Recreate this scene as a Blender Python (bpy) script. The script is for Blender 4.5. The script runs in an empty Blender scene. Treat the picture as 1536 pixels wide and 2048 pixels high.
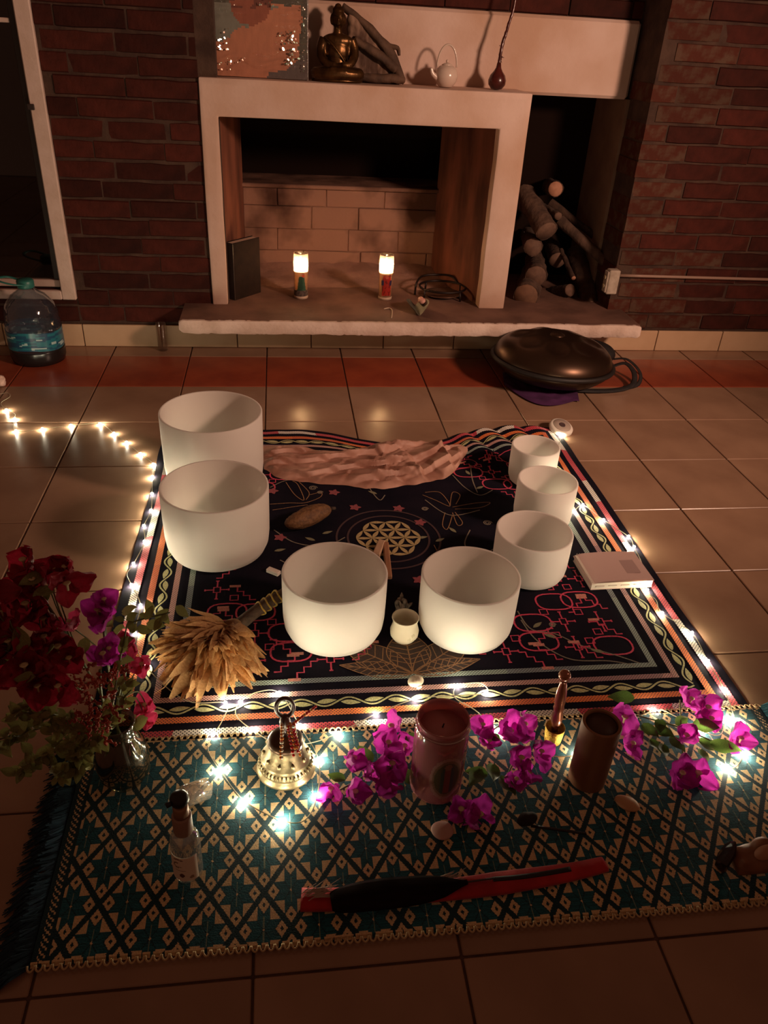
import bpy, math, random
from mathutils import Vector, Matrix, noise
random.seed(11)
sc = bpy.context.scene
col = sc.collection
PI = math.pi

# ------------------------------------------------------------------ camera
CAM = Vector((0.7212, -2.9584, 1.2517)); FPX = 1550.07
PITCH, YAW, ROLL = 0.556844, 0.151632, 0.060992
_cp, _sp = math.cos(PITCH), math.sin(PITCH)
FWD = Vector((math.sin(YAW)*_cp, math.cos(YAW)*_cp, -_sp))
_r0 = Vector((math.cos(YAW), -math.sin(YAW), 0)); _u0 = _r0.cross(FWD)
RIGHT = math.cos(ROLL)*_r0 + math.sin(ROLL)*_u0
UP = -math.sin(ROLL)*_r0 + math.cos(ROLL)*_u0
cd = bpy.data.cameras.new('camera'); cam = bpy.data.objects.new('camera', cd); col.objects.link(cam)
cd.sensor_fit = 'VERTICAL'; cd.sensor_height = 36.0; cd.lens = 36.0*FPX/2048.0
cd.clip_start = 0.02; cd.clip_end = 50
cam.matrix_world = Matrix(((RIGHT.x, UP.x, -FWD.x, CAM.x), (RIGHT.y, UP.y, -FWD.y, CAM.y), (RIGHT.z, UP.z, -FWD.z, CAM.z), (0, 0, 0, 1)))
sc.camera = cam
# survey helpers: where a sight line meets a level z, or an upright plane at depth Y
def _ray(x, y): return FWD*FPX + RIGHT*(x-768) - UP*(y-1024)
def G(x, y, z=0.0):
    d = _ray(x, y); return CAM + d*((z-CAM.z)/d.z)
def W(x, y, Y):
    d = _ray(x, y); return CAM + d*((Y-CAM.y)/d.y)

# ------------------------------------------------------------------ world and lamps
wd = bpy.data.worlds.new('room_glow'); sc.world = wd; wd.use_nodes = True
bg = wd.node_tree.nodes['Background']; bg.inputs[0].default_value = (1.0, 0.42, 0.24, 1); bg.inputs[1].default_value = 0.075
def spot(name, loc, target, energy, color, size, blend, radius):
    l = bpy.data.lights.new(name, 'SPOT'); l.energy = energy; l.color = color; l.spot_size = size; l.spot_blend = blend; l.shadow_soft_size = radius
    o = bpy.data.objects.new(name, l); col.objects.link(o); o.location = loc
    o.rotation_euler = (Vector(target)-Vector(loc)).to_track_quat('-Z', 'Y').to_euler(); return o
spot('reading_lamp', (3.1, -2.3, 1.75), (1.1, 0.45, 0.75), 250, (1.0, 0.605, 0.43), math.radians(92), 1.0, 0.17)
sc.view_settings.view_transform = 'Standard'; sc.view_settings.look = 'None'
sc.view_settings.gamma = 1.0; sc.view_settings.use_curve_mapping = False; sc.view_settings.exposure = 0.22
cy = sc.cycles; cy.max_bounces = 5; cy.diffuse_bounces = 3; cy.glossy_bounces = 3; cy.transmission_bounces = 4; cy.transparent_max_bounces = 14; cy.caustics_reflective = False; cy.caustics_refractive = False
LED_STRENGTH = 640.0
FLAME_STRENGTH = 520.0

# ------------------------------------------------------------------ materials
_mats = {}
def mat(name, c, rough=0.6, metal=0.0, c2=None, scale=20.0, bump=0.0, bscale=60.0, bdist=0.004, emit=None, estr=0.0, spec=0.5,
        trans=0.0, coat=0.0, rand=0.0, sheen=0.0, translucent=0.0, detail=4.0, attr=None, stretch=None, lo=0.35, hi=0.65, worldpos=False):
    if name in _mats: return _mats[name]
    m = bpy.data.materials.new(name); m.use_nodes = True; nt = m.node_tree; N = nt.nodes; L = nt.links
    p = N['Principled BSDF']; out = N['Material Output']
    p.inputs['Base Color'].default_value = (*c, 1); p.inputs['Roughness'].default_value = rough; p.inputs['Metallic'].default_value = metal
    p.inputs['Specular IOR Level'].default_value = spec; p.inputs['Coat Weight'].default_value = coat; p.inputs['Coat Roughness'].default_value = 0.08
    p.inputs['Sheen Weight'].default_value = sheen; p.inputs['Transmission Weight'].default_value = trans
    tc = N.new('ShaderNodeTexCoord'); src = N.new('ShaderNodeNewGeometry').outputs['Position'] if worldpos else tc.outputs['Object']
    if stretch:
        mp = N.new('ShaderNodeMapping'); L.new(src, mp.inputs[0]); mp.inputs['Scale'].default_value = stretch; src = mp.outputs[0]
    cs = None
    if attr:
        a = N.new('ShaderNodeAttribute'); a.attribute_name = attr; cs = a.outputs['Color']
    if c2:
        n = N.new('ShaderNodeTexNoise'); n.inputs['Scale'].default_value = scale; n.inputs['Detail'].default_value = detail; L.new(src, n.inputs['Vector'])
        r = N.new('ShaderNodeValToRGB'); r.color_ramp.elements[0].position = lo; r.color_ramp.elements[1].position = hi
        r.color_ramp.elements[0].color = (*c, 1); r.color_ramp.elements[1].color = (*c2, 1); L.new(n.outputs['Fac'], r.inputs[0]); cs = r.outputs[0]
    if rand:
        oi = N.new('ShaderNodeObjectInfo'); hs = N.new('ShaderNodeHueSaturation'); mr = N.new('ShaderNodeMapRange')
        mr.inputs['To Min'].default_value = 1-rand; mr.inputs['To Max'].default_value = 1+rand; L.new(oi.outputs['Random'], mr.inputs['Value'])
        L.new(mr.outputs[0], hs.inputs['Value'])
        if cs: L.new(cs, hs.inputs['Color'])
        else: hs.inputs['Color'].default_value = (*c, 1)
        cs = hs.outputs[0]
    if cs: L.new(cs, p.inputs['Base Color'])
    if bump:
        n2 = N.new('ShaderNodeTexNoise'); n2.inputs['Scale'].default_value = bscale; n2.inputs['Detail'].default_value = 5; L.new(src, n2.inputs['Vector'])
        b = N.new('ShaderNodeBump'); b.inputs['Strength'].default_value = bump; b.inputs['Distance'].default_value = bdist
        L.new(n2.outputs['Fac'], b.inputs['Height']); L.new(b.outputs[0], p.inputs['Normal'])
    if emit: p.inputs['Emission Color'].default_value = (*emit, 1); p.inputs['Emission Strength'].default_value = estr
    if translucent:
        t = N.new('ShaderNodeBsdfTranslucent'); t.inputs[0].default_value = (*c, 1)
        if cs: L.new(cs, t.inputs[0])
        mx = N.new('ShaderNodeMixShader'); mx.inputs[0].default_value = translucent
        L.new(p.outputs[0], mx.inputs[1]); L.new(t.outputs[0], mx.inputs[2]); L.new(mx.outputs[0], out.inputs['Surface'])
    _mats[name] = m; return m
def glass(name, tint=(1, 1, 1), gloss=0.12, rough=0.03, body=0.0, bodycol=(1, 1, 1), bump=0.0, bscale=20, milky=False):
    """thin-walled clear material: see-through, with a glossy skin that grows towards the edges and an optional milky body"""
    if name in _mats: return _mats[name]
    m = bpy.data.materials.new(name); m.use_nodes = True; nt = m.node_tree; N = nt.nodes; L = nt.links; N.remove(N['Principled BSDF'])
    out = N['Material Output']; tr = N.new('ShaderNodeBsdfTransparent'); tr.inputs[0].default_value = (*tint, 1)
    gl = N.new('ShaderNodeBsdfGlossy'); gl.inputs['Roughness'].default_value = rough
    lw = N.new('ShaderNodeLayerWeight'); lw.inputs[0].default_value = 0.35
    mr = N.new('ShaderNodeMapRange'); mr.inputs['To Min'].default_value = gloss; mr.inputs['To Max'].default_value = min(1, gloss+0.5); L.new(lw.outputs['Facing'], mr.inputs['Value'])
    src = tr.outputs[0]
    if body:
        df = N.new('ShaderNodeBsdfTranslucent' if milky else 'ShaderNodeBsdfDiffuse'); df.inputs[0].default_value = (*bodycol, 1); m0 = N.new('ShaderNodeMixShader'); m0.inputs[0].default_value = body
        L.new(src, m0.inputs[1]); L.new(df.outputs[0], m0.inputs[2]); src = m0.outputs[0]
    if bump:
        tc = N.new('ShaderNodeTexCoord'); n2 = N.new('ShaderNodeTexNoise'); n2.inputs['Scale'].default_value = bscale; n2.inputs['Detail'].default_value = 3; L.new(tc.outputs['Object'], n2.inputs['Vector'])
        b = N.new('ShaderNodeBump'); b.inputs['Strength'].default_value = bump; b.inputs['Distance'].default_value = 0.02; L.new(n2.outputs['Fac'], b.inputs['Height'])
        L.new(b.outputs[0], gl.inputs['Normal'])
    mx = N.new('ShaderNodeMixShader'); L.new(mr.outputs[0], mx.inputs[0]); L.new(src, mx.inputs[1]); L.new(gl.outputs[0], mx.inputs[2]); L.new(mx.outputs[0], out.inputs['Surface'])
    _mats[name] = m; return m
def stitch(name, ca, cb, dark, pitch=0.008, width=0.24, seg=0.0, mode='cross'):
    """stitched braid over UV laid out in metres: crossed threads, colour changing along the band every seg metres"""
    m = bpy.data.materials.new(name); m.use_nodes = True; nt = m.node_tree; N = nt.nodes; L = nt.links; p = N['Principled BSDF']
    p.inputs['Roughness'].default_value = 0.75; p.inputs['Specular IOR Level'].default_value = 0.3; p.inputs['Sheen Weight'].default_value = 0.2
    uv = N.new('ShaderNodeUVMap'); sx = N.new('ShaderNodeSeparateXYZ'); L.new(uv.outputs[0], sx.inputs[0])
    def math_(op, a, b=None, c=None):
        n = N.new('ShaderNodeMath'); n.operation = op
        for i, q in enumerate((a, b, c)):
            if q is None: continue
            if isinstance(q, (int, float)): n.inputs[i].default_value = q
            else: L.new(q, n.inputs[i])
        return n.outputs[0]
    def line(sign):
        s = math_('MULTIPLY_ADD', sx.outputs[1], sign, sx.outputs[0]); s = math_('DIVIDE', s, pitch); f = math_('FRACT', s)
        return math_('LESS_THAN', math_('ABSOLUTE', math_('SUBTRACT', f, 0.5)), width)
    k = line(1.0)
    if mode == 'cross': k = math_('MAXIMUM', k, line(-1.0))
    thread = N.new('ShaderNodeMixRGB'); thread.inputs[1].default_value = (*ca, 1); thread.inputs[2].default_value = (*cb, 1)
    if seg:
        nz = N.new('ShaderNodeTexNoise'); nz.inputs['Scale'].default_value = 9; L.new(uv.outputs[0], nz.inputs['Vector'])
        u2 = math_('MULTIPLY_ADD', nz.outputs['Fac'], 0.12, sx.outputs[0]); L.new(math_('GREATER_THAN', math_('FRACT', math_('DIVIDE', u2, seg)), 0.62), thread.inputs[0])
    else: thread.inputs[0].default_value = 0
    mx = N.new('ShaderNodeMixRGB'); L.new(k, mx.inputs[0]); mx.inputs[1].default_value = (*dark, 1); L.new(thread.outputs[0], mx.inputs[2]); L.new(mx.outputs[0], p.inputs['Base Color'])
    b = N.new('ShaderNodeBump'); b.inputs['Strength'].default_value = 0.5; b.inputs['Distance'].default_value = 0.002; L.new(k, b.inputs['Height']); L.new(b.outputs[0], p.inputs['Normal'])
    _mats[name] = m; return m

# ------------------------------------------------------------------ mesh builder
class MB:
    def __init__(s): s.v = []; s.f = []; s.uv = None; s.col = None
    def add(s, vs, fs):
        n = len(s.v); s.v += [tuple(q) for q in vs]; s.f += [tuple(i+n for i in q) for q in fs]; return s
    def box(s, x0, x1, y0, y1, z0, z1, bev=0.0, M=None):
        if bev <= 0:
            vs = [(x, y, z) for z in (z0, z1) for y in (y0, y1) for x in (x0, x1)]
            fs = [(0, 2, 3, 1), (4, 5, 7, 6), (0, 1, 5, 4), (2, 6, 7, 3), (0, 4, 6, 2), (1, 3, 7, 5)]
        else:
            vs = []; idx = {}
            for sz, z in ((-1, z0), (1, z1)):
                for sy, y in ((-1, y0), (1, y1)):
                    for sx_, x in ((-1, x0), (1, x1)):
                        for ax in range(3):
                            q = [x-sx_*bev, y-sy*bev, z-sz*bev]; q[ax] = (x, y, z)[ax]
                            idx[(sx_, sy, sz, ax)] = len(vs); vs.append(tuple(q))
            fs = []
            for ax in range(3):
                o1, o2 = [a for a in range(3) if a != ax]
                for sg in (-1, 1):
                    ring = []
                    for a, b in ((-1, -1), (1, -1), (1, 1), (-1, 1)):
                        k = [0, 0, 0]; k[ax] = sg; k[o1] = a; k[o2] = b; ring.append(idx[(*k, ax)])
                    flip = (sg < 0) != (ax == 1)
                    fs.append(tuple(reversed(ring)) if flip else tuple(ring))
            for ax in range(3):
                o1, o2 = [a for a in range(3) if a != ax]
                for a in (-1, 1):
                    for b in (-1, 1):
                        def g(t, face):
                            k = [0, 0, 0]; k[ax] = t; k[o1] = a; k[o2] = b; return idx[(*k, face)]
                        fs.append((g(-1, o1), g(1, o1), g(1, o2), g(-1, o2)))
            for a in (-1, 1):
                for b in (-1, 1):
                    for c in (-1, 1): fs.append(tuple(idx[(a, b, c, t)] for t in range(3)))
        if M is not None: vs = [tuple(M @ Vector(q)) for q in vs]
        return s.add(vs, fs)
    def lathe(s, prof, n=32, c=(0, 0, 0), M=None, cap0=True, cap1=True, squash=1.0, wob=None):
        vs = []; fs = []
        for i, (r, z) in enumerate(prof):
            for k in range(n):
                a = 2*PI*k/n; rr = r*(wob(a, z) if wob else 1.0); vs.append(Vector((rr*math.cos(a), rr*math.sin(a)*squash, z)))
        for i in range(len(prof)-1):
            for k in range(n):
                k2 = (k+1) % n; fs.append((i*n+k, i*n+k2, (i+1)*n+k2, (i+1)*n+k))
        if cap0: fs.append(tuple(reversed(range(n))))
        if cap1: fs.append(tuple((len(prof)-1)*n+k for k in range(n)))
        if M is not None: vs = [M @ q for q in vs]
        c = Vector(c); return s.add([q+c for q in vs], fs)
    def tube(s, pts, r, n=8, cap=True, wob=0.0, squash=1.0):
        pts = [Vector(p) for p in pts]; rs = r if isinstance(r, (list, tuple)) else [r]*len(pts)
        vs = []; fs = []; t0 = (pts[1]-pts[0]).normalized(); up = Vector((0, 0, 1)) if abs(t0.z) < .9 else Vector((1, 0, 0)); nrm = (up-t0*up.dot(t0)).normalized()
        for i, p in enumerate(pts):
            t = (pts[min(i+1, len(pts)-1)]-pts[max(i-1, 0)])
            if t.length < 1e-9: t = t0.copy()
            t.normalize(); nrm = (nrm-t*nrm.dot(t))
            if nrm.length < 1e-6: nrm = t.orthogonal()
            nrm.normalize(); b = t.cross(nrm)
            for k in range(n):
                a = 2*PI*k/n; w = 1+(wob*noise.noise(Vector((p.x*30+math.cos(a)*1.3, p.y*30+math.sin(a)*1.3, p.z*30+i*.37))) if wob else 0)
                vs.append(p+(nrm*math.cos(a)*squash+b*math.sin(a))*rs[i]*w)
        for i in range(len(pts)-1):
            for k in range(n):
                k2 = (k+1) % n; fs.append((i*n+k, i*n+k2, (i+1)*n+k2, (i+1)*n+k))
        if cap: fs.append(tuple(reversed(range(n)))); fs.append(tuple((len(pts)-1)*n+k for k in range(n)))
        return s.add(vs, fs)
    def ball(s, c, r, nu=12, nv=8, M=None, nz=0.0, nsc=20):
        rx, ry, rz = r if isinstance(r, (list, tuple)) else (r, r, r)
        vs = [Vector((0, 0, -1))]; fs = []
        for j in range(1, nv):
            ph = -PI/2+PI*j/nv
            for k in range(nu): a = 2*PI*k/nu; vs.append(Vector((math.cos(a)*math.cos(ph), math.sin(a)*math.cos(ph), math.sin(ph))))
        vs.append(Vector((0, 0, 1))); top = len(vs)-1
        for k in range(nu):
            k2 = (k+1) % nu; fs.append((0, 1+k2, 1+k)); fs.append((top, 1+(nv-2)*nu+k, 1+(nv-2)*nu+k2))
            for j in range(nv-2): fs.append((1+j*nu+k, 1+j*nu+k2, 1+(j+1)*nu+k2, 1+(j+1)*nu+k))
        c = Vector(c); res = []
        for q in vs:
            w = Vector((q.x*rx, q.y*ry, q.z*rz))
            if nz: w *= 1+nz*noise.noise((w+c)*nsc)
            if M is not None: w = M @ w
            res.append(w+c)
        return s.add(res, fs)
    def grid(s, fn, nu, nv, closed_u=False):
        vs = [fn(i/(nu-1 if not closed_u else nu), j/(nv-1)) for j in range(nv) for i in range(nu)]; fs = []
        for j in range(nv-1):
            for i in range(nu if closed_u else nu-1):
                i2 = (i+1) % nu; fs.append((j*nu+i, j*nu+i2, (j+1)*nu+i2, (j+1)*nu+i))
        return s.add(vs, fs)
    def mesh(s, name, m=None, smooth=False):
        me = bpy.data.meshes.new(name); me.from_pydata(s.v, [], s.f); me.update()
        if smooth: me.polygons.foreach_set('use_smooth', [True]*len(me.polygons))
        if m: me.materials.append(m)
        if s.uv:
            l = me.uv_layers.new(name='UVMap')
            for lp in me.loops: l.data[lp.index].uv = s.uv[lp.vertex_index]
        if s.col is not None:
            a = me.color_attributes.new('Col', 'FLOAT_COLOR', 'CORNER')
            import numpy as np
            tot = np.zeros(len(me.polygons), dtype=np.int32); me.polygons.foreach_get('loop_total', tot)
            cc = np.ones((len(tot), 4), dtype=np.float32); cc[:, :3] = np.array(s.col, dtype=np.float32); a.data.foreach_set('color', np.repeat(cc, tot, axis=0).ravel())
        return me
def root_loc(o):
    t = Vector((0, 0, 0))
    while o: t += o.location; o = o.parent
    return t
def obj(name, mb, m=None, parent=None, smooth=False, world=False, label=None):
    if isinstance(mb, MB):
        if world and parent:
            d = root_loc(parent); mb.v = [(a-d.x, b-d.y, c-d.z) for a, b, c in mb.v]
        mb = mb.mesh(name, m, smooth)
    o = bpy.data.objects.new(name, mb); col.objects.link(o)
    if parent: o.parent = parent
    if label: o['label'] = label
    return o
def inst(name, me, M, parent):
    o = bpy.data.objects.new(name, me); col.objects.link(o); o.parent = parent; o.matrix_basis = M; return o
def tag(o, label, cat, group=None):
    o['label'] = label; o['category'] = cat
    if group: o['group'] = group
    return o
def thing(name, label, cat, loc=(0, 0, 0), rotz=0.0, group=None):
    o = bpy.data.objects.new(name, None); col.objects.link(o); o.location = loc; o.rotation_euler = (0, 0, rotz); o.empty_display_size = .05
    return tag(o, label, cat, group)
def struct(o): o['kind'] = 'structure'; return o
def auto_smooth(o, ang=35):
    me = o.data; me.polygons.foreach_set('use_smooth', [True]*len(me.polygons)); me.set_sharp_from_angle(angle=math.radians(ang)); return o
def remesh(mb, vox=0.004, smooth=6):
    o = bpy.data.objects.new('tmp', mb.mesh('tmp')); col.objects.link(o)
    r = o.modifiers.new('r', 'REMESH'); r.mode = 'VOXEL'; r.voxel_size = vox
    s = o.modifiers.new('s', 'SMOOTH'); s.iterations = smooth; s.factor = .5
    dg = bpy.context.evaluated_depsgraph_get(); me = bpy.data.meshes.new_from_object(o.evaluated_get(dg)); bpy.data.objects.remove(o)
    me.polygons.foreach_set('use_smooth', [True]*len(me.polygons)); return me
def catmull(pts, k=6, closed=False):
    pts = [Vector(p) for p in pts]; n = len(pts); out = []
    rng = n if closed else n-1
    for i in range(rng):
        if closed: a, b, c, d = pts[i-1], pts[i], pts[(i+1) % n], pts[(i+2) % n]
        else: a, b, c, d = pts[max(i-1, 0)], pts[i], pts[i+1], pts[min(i+2, n-1)]
        for j in range(k):
            t = j/k; out.append(.5*((2*b)+(c-a)*t+(2*a-5*b+4*c-d)*t*t+(3*b-a-3*c+d)*t**3))
    if not closed: out.append(pts[-1])
    return out
def nz(x, y=0.0, z=0.0): return noise.noise(Vector((x, y, z)))

# ================================================================== THE ROOM
T = 0.33
WY = 0.455                     # face of the brick wall
m_grout = mat('dark_grout', (0.075, 0.038, 0.024), 0.9, c2=(0.12, 0.065, 0.04), scale=40)
m_tile = mat('tan_floor_tile', (0.285, 0.17, 0.108), 0.25, c2=(0.36, 0.222, 0.142), scale=5, bump=0.05, bscale=35, rand=0.09)
m_red = mat('red_floor_tile', (0.36, 0.075, 0.032), 0.27, c2=(0.26, 0.05, 0.025), scale=6, bump=0.05, bscale=35, rand=0.10)
m_tan2 = mat('brown_cut_tile', (0.33, 0.19, 0.12), 0.3, c2=(0.27, 0.15, 0.095), scale=6, rand=0.08)
m_skirt = mat('cream_skirting_tile', (0.62, 0.43, 0.27), 0.3, c2=(0.54, 0.36, 0.22), scale=7, rand=0.10)
m_mortar = mat('grey_mortar', (0.074, 0.040, 0.026), 0.95, c2=(0.038, 0.018, 0.012), scale=14, bump=0.5, bscale=90, bdist=.006)
m_brick = mat('fired_brick', (0.062, 0.013, 0.008), 0.85, c2=(0.036, 0.008, 0.005), scale=16, bump=0.5, bscale=70, bdist=.005, rand=0.38, spec=0.2)
m_brickl = mat('mortar_smeared_brick', (0.070, 0.019, 0.011), 0.9, c2=(0.088, 0.048, 0.031), scale=22, bump=0.5, bscale=70, bdist=.005, rand=0.2, spec=0.2, lo=.45, hi=.62)
m_plaster = mat('white_plaster', (0.70, 0.53, 0.45), 0.8, c2=(0.56, 0.37, 0.27), scale=3.2, bump=0.25, bscale=60, spec=0.2)
m_plaster2 = mat('ochre_plaster', (0.56, 0.40, 0.29), 0.85, c2=(0.46, 0.31, 0.21), scale=4, bump=0.25, bscale=60, spec=0.2)
m_chip = mat('chipped_white_edge', (0.74, 0.60, 0.52), 0.85, c2=(0.60, 0.46, 0.38), scale=12, bump=0.6, bscale=80, spec=0.2)
m_hearth = mat('sooty_hearth', (0.19, 0.095, 0.066), 0.8, c2=(0.105, 0.05, 0.034), scale=7, bump=0.3, bscale=50)
m_fire = mat('smoked_firebox', (0.06, 0.026, 0.018), 0.9, worldpos=True, c2=(0.27, 0.145, 0.105), scale=3.4, lo=.40, hi=.58, bump=0.4, bscale=60, spec=.2)
m_fireside = mat('red_smoked_plaster', (0.24, 0.085, 0.05), 0.8, c2=(0.07, 0.024, 0.015), scale=7, bump=0.3, bscale=50, spec=.3, stretch=(1, 1, .3))
m_soot_dark = mat('soot_and_dark', (0.012, 0.006, 0.004), 0.95, spec=.1)  # soot in the smoke throat, plain black behind the window and niche
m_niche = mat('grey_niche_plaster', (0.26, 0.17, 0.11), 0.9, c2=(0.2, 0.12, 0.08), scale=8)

# floor: grout bed with every tile a piece of its own
fl = MB(); fl.box(-2.64, 4.1, -3.7, WY+.03, -0.06, -0.004)
floor = struct(obj('floor', fl, m_grout))
def tile_mesh(w, d, m, name): return MB().box(-w/2, w/2, -d/2, d/2, -.012, 0, .0018).mesh(name, m)
tm = tile_mesh(T-.0045, T-.0045, m_tile, 'floor_tile'); tr_ = tile_mesh(T-.0045, T-.0045, m_red, 'red_floor_tile'); tc_ = tile_mesh(T-.006, WY-T-.006, m_tan2, 'cut_floor_tile')
for i in range(-8, 12):
    for j in range(-11, 0): inst('floor_tile', tm, Matrix.Translation((i*T+T/2, j*T+T/2, nz(i*3.1, j*1.7)*.0006)), floor)
    inst('red_floor_tile', tr_, Matrix.Translation((i*T+T/2, T/2, 0)), floor)
    inst('cut_floor_tile', tc_, Matrix.Translation((i*T+T/2, (T+WY)/2, 0)), floor)
# skirting
bb = struct(obj('baseboard_back', MB().box(-2.64, 4.1, WY-.004, WY+.02, 0, .092), m_grout))
sk = MB().box(-T/2+.002, T/2-.002, -.008, .004, .001, .098, .002).mesh('skirting_tile', m_skirt)
for i in range(-8, 12): inst('skirting_tile', sk, Matrix.Translation((i*T+T*.5+.20, WY-.004, 0)), bb)

# brick walls
BH = 0.0728; BL = 0.262
def brick_mesh(L, depth, seed, m):
    b = MB(); nxs = max(2, int(L/.06)+1); g = .006
    xs = [-L/2+g/2+(L-g)*i/(nxs-1) for i in range(nxs)]
    ring = []
    def wv(x, k): return nz(x*17+seed*5.3, k*3.7, seed*1.9)*.0045
    fr = []
    for i, x in enumerate(xs):
        e = .004 if i in (0, nxs-1) else 0
        fr.append([(x+(.003 if i == 0 else -.003 if i == nxs-1 else 0)*0, -.001+e+wv(x, 0)*.5, .006+wv(x, 1)), (x, -.001+e+wv(x, 2)*.5, BH-.010+wv(x, 3)), (x, .008, .0015+wv(x, 1)), (x, .008, BH-.006+wv(x, 3))])
    vs = []; fs = []
    for q in fr: vs += [q[2], q[0], q[1], q[3], (q[3][0], depth, q[3][2]), (q[2][0], depth, q[2][2])]
    for i in range(nxs-1):
        for k in range(6):
            k2 = (k+1) % 6; fs.append((i*6+k, (i+1)*6+k, (i+1)*6+k2, i*6+k2))
    fs.append(tuple(range(6))); fs.append(tuple(reversed([(nxs-1)*6+k for k in range(6)])))
    b.add(vs, fs); me = b.mesh('brick', m, True); me.set_sharp_from_angle(angle=math.radians(40)); return me
_bm = {}
def brick(L, depth, seed, light):
    k = (round(L, 2), depth, seed, light)
    if k not in _bm: _bm[k] = brick_mesh(k[0], depth, seed, m_brickl if light else m_brick)
    return _bm[k]
def lay(parent, x0, x1, z0, z1, Y, off=0.0, light=lambda x, z: False, corner=False):
    r = 0; z = z0
    while z < z1-.02:
        x = x0 - (BL*.5 if (r % 2) else 0) + off*((r*7) % 5)/5*.12 - off*.06
        while x < x1-.02:
            L = BL*(1+.16*nz(x*9.3, z*11.1, 3.3)); a = max(x, x0); b = min(x+L, x1)
            if b-a > .03:
                d = .22 if (corner and a < x0+.01) else .05
                lt = light((a+b)/2, z)
                inst('brick', brick(b-a, d, random.randint(0, 3), lt), Matrix.Translation(((a+b)/2, Y+random.uniform(-.003, .004), z+random.uniform(-.0015, .0015))), parent)
            x += L
        z += BH; r += 1
WXE = -0.135                     # right edge of the window frame
wl = struct(obj('wall_left', MB().box(WXE, .50, WY+.006, WY+.30, 0, 2.0).box(-1.30, WXE, WY+.006, WY+.30, 0, .21).box(-2.64, -1.30, WY+.006, WY+.30, 0, 2.0), m_mortar))
lay(wl, WXE, .433, .105, 1.62, WY, off=1.0)
lay(wl, -1.30, WXE, .105, .20, WY, off=1.0)
lay(wl, -2.60, -1.302, .105, 1.62, WY, off=1.0)
JX = 2.237
wr = struct(obj('wall_right', MB().box(JX+.004, 4.1, WY+.006, 1.05, 0, 2.0), m_mortar))
lay(wr, JX, 3.75, .105, 1.62, WY, off=1.0, light=lambda x, z: x < JX+.5-.25*z and nz(x*7, z*7) > -.25, corner=True)
# chimney breast behind the mantel: white beam with brick above
BY = 0.68
wc = struct(obj('wall_chimney', MB().box(.36, JX+.02, BY+.03, BY+.30, 1.33, 2.0), m_mortar))
lay(wc, .36, JX, 1.335, 1.62, BY+.02)
tb = struct(obj('trim_1', MB().box(.36, JX-.004, BY, BY+.28, 1.045, 1.333, .012), m_plaster)); auto_smooth(tb, 20)
struct(obj('wall_upper_return', MB().box(.36, .43, WY+.02, BY, 1.063, 2.0), m_mortar))

# window
win = struct(obj('window_1', MB().box(-1.30, -1.24, WY-.014, WY+.05, .205, 1.9, .003), mat('white_window_paint', (0.66, 0.52, 0.45), 0.5, c2=(0.6, .46, .38), scale=20, bump=.3, bscale=60)))
mw = _mats['white_window_paint']
o = obj('stile', MB().box(WXE-.058, WXE, WY-.014, WY+.05, .205, 1.9, .004), mw, win)
obj('bottom_rail', MB().box(-1.24, WXE-.058, WY-.014, WY+.05, .205, .243, .004), mw, win)
obj('sash_rail', MB().box(-1.24, WXE-.060, WY+.012, WY+.045, .252, .282, .003), mat('pink_sash_paint', (0.5, 0.36, 0.30), 0.5), win)
obj('sash_stile', MB().box(WXE-.085, WXE-.060, WY+.012, WY+.045, .284, 1.9, .003), mat('dark_sash_steel', (0.03, 0.02, 0.017), 0.5), win)
obj('crossbar', MB().box(-1.24, WXE-.087, WY+.016, WY+.04, 1.20, 1.215, .002), mw, win)
obj('hinge', MB().box(WXE-.066, WXE-.040, WY-.022, WY-.0145, .925, .945, .002), mat('dark_sash_steel', (0, 0, 0)), win)
obj('pane', MB().box(-1.24, WXE-.088, WY+.025, WY+.031, .284, 1.9), glass('window_glass', (.75, .75, .75), .06, .02), win)
struct(obj('night_backdrop', MB().box(-1.5, .2, WY+.75, WY+.8, 0, 2.0), m_soot_dark))  # black sheet added as the darkness outside the pane

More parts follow.
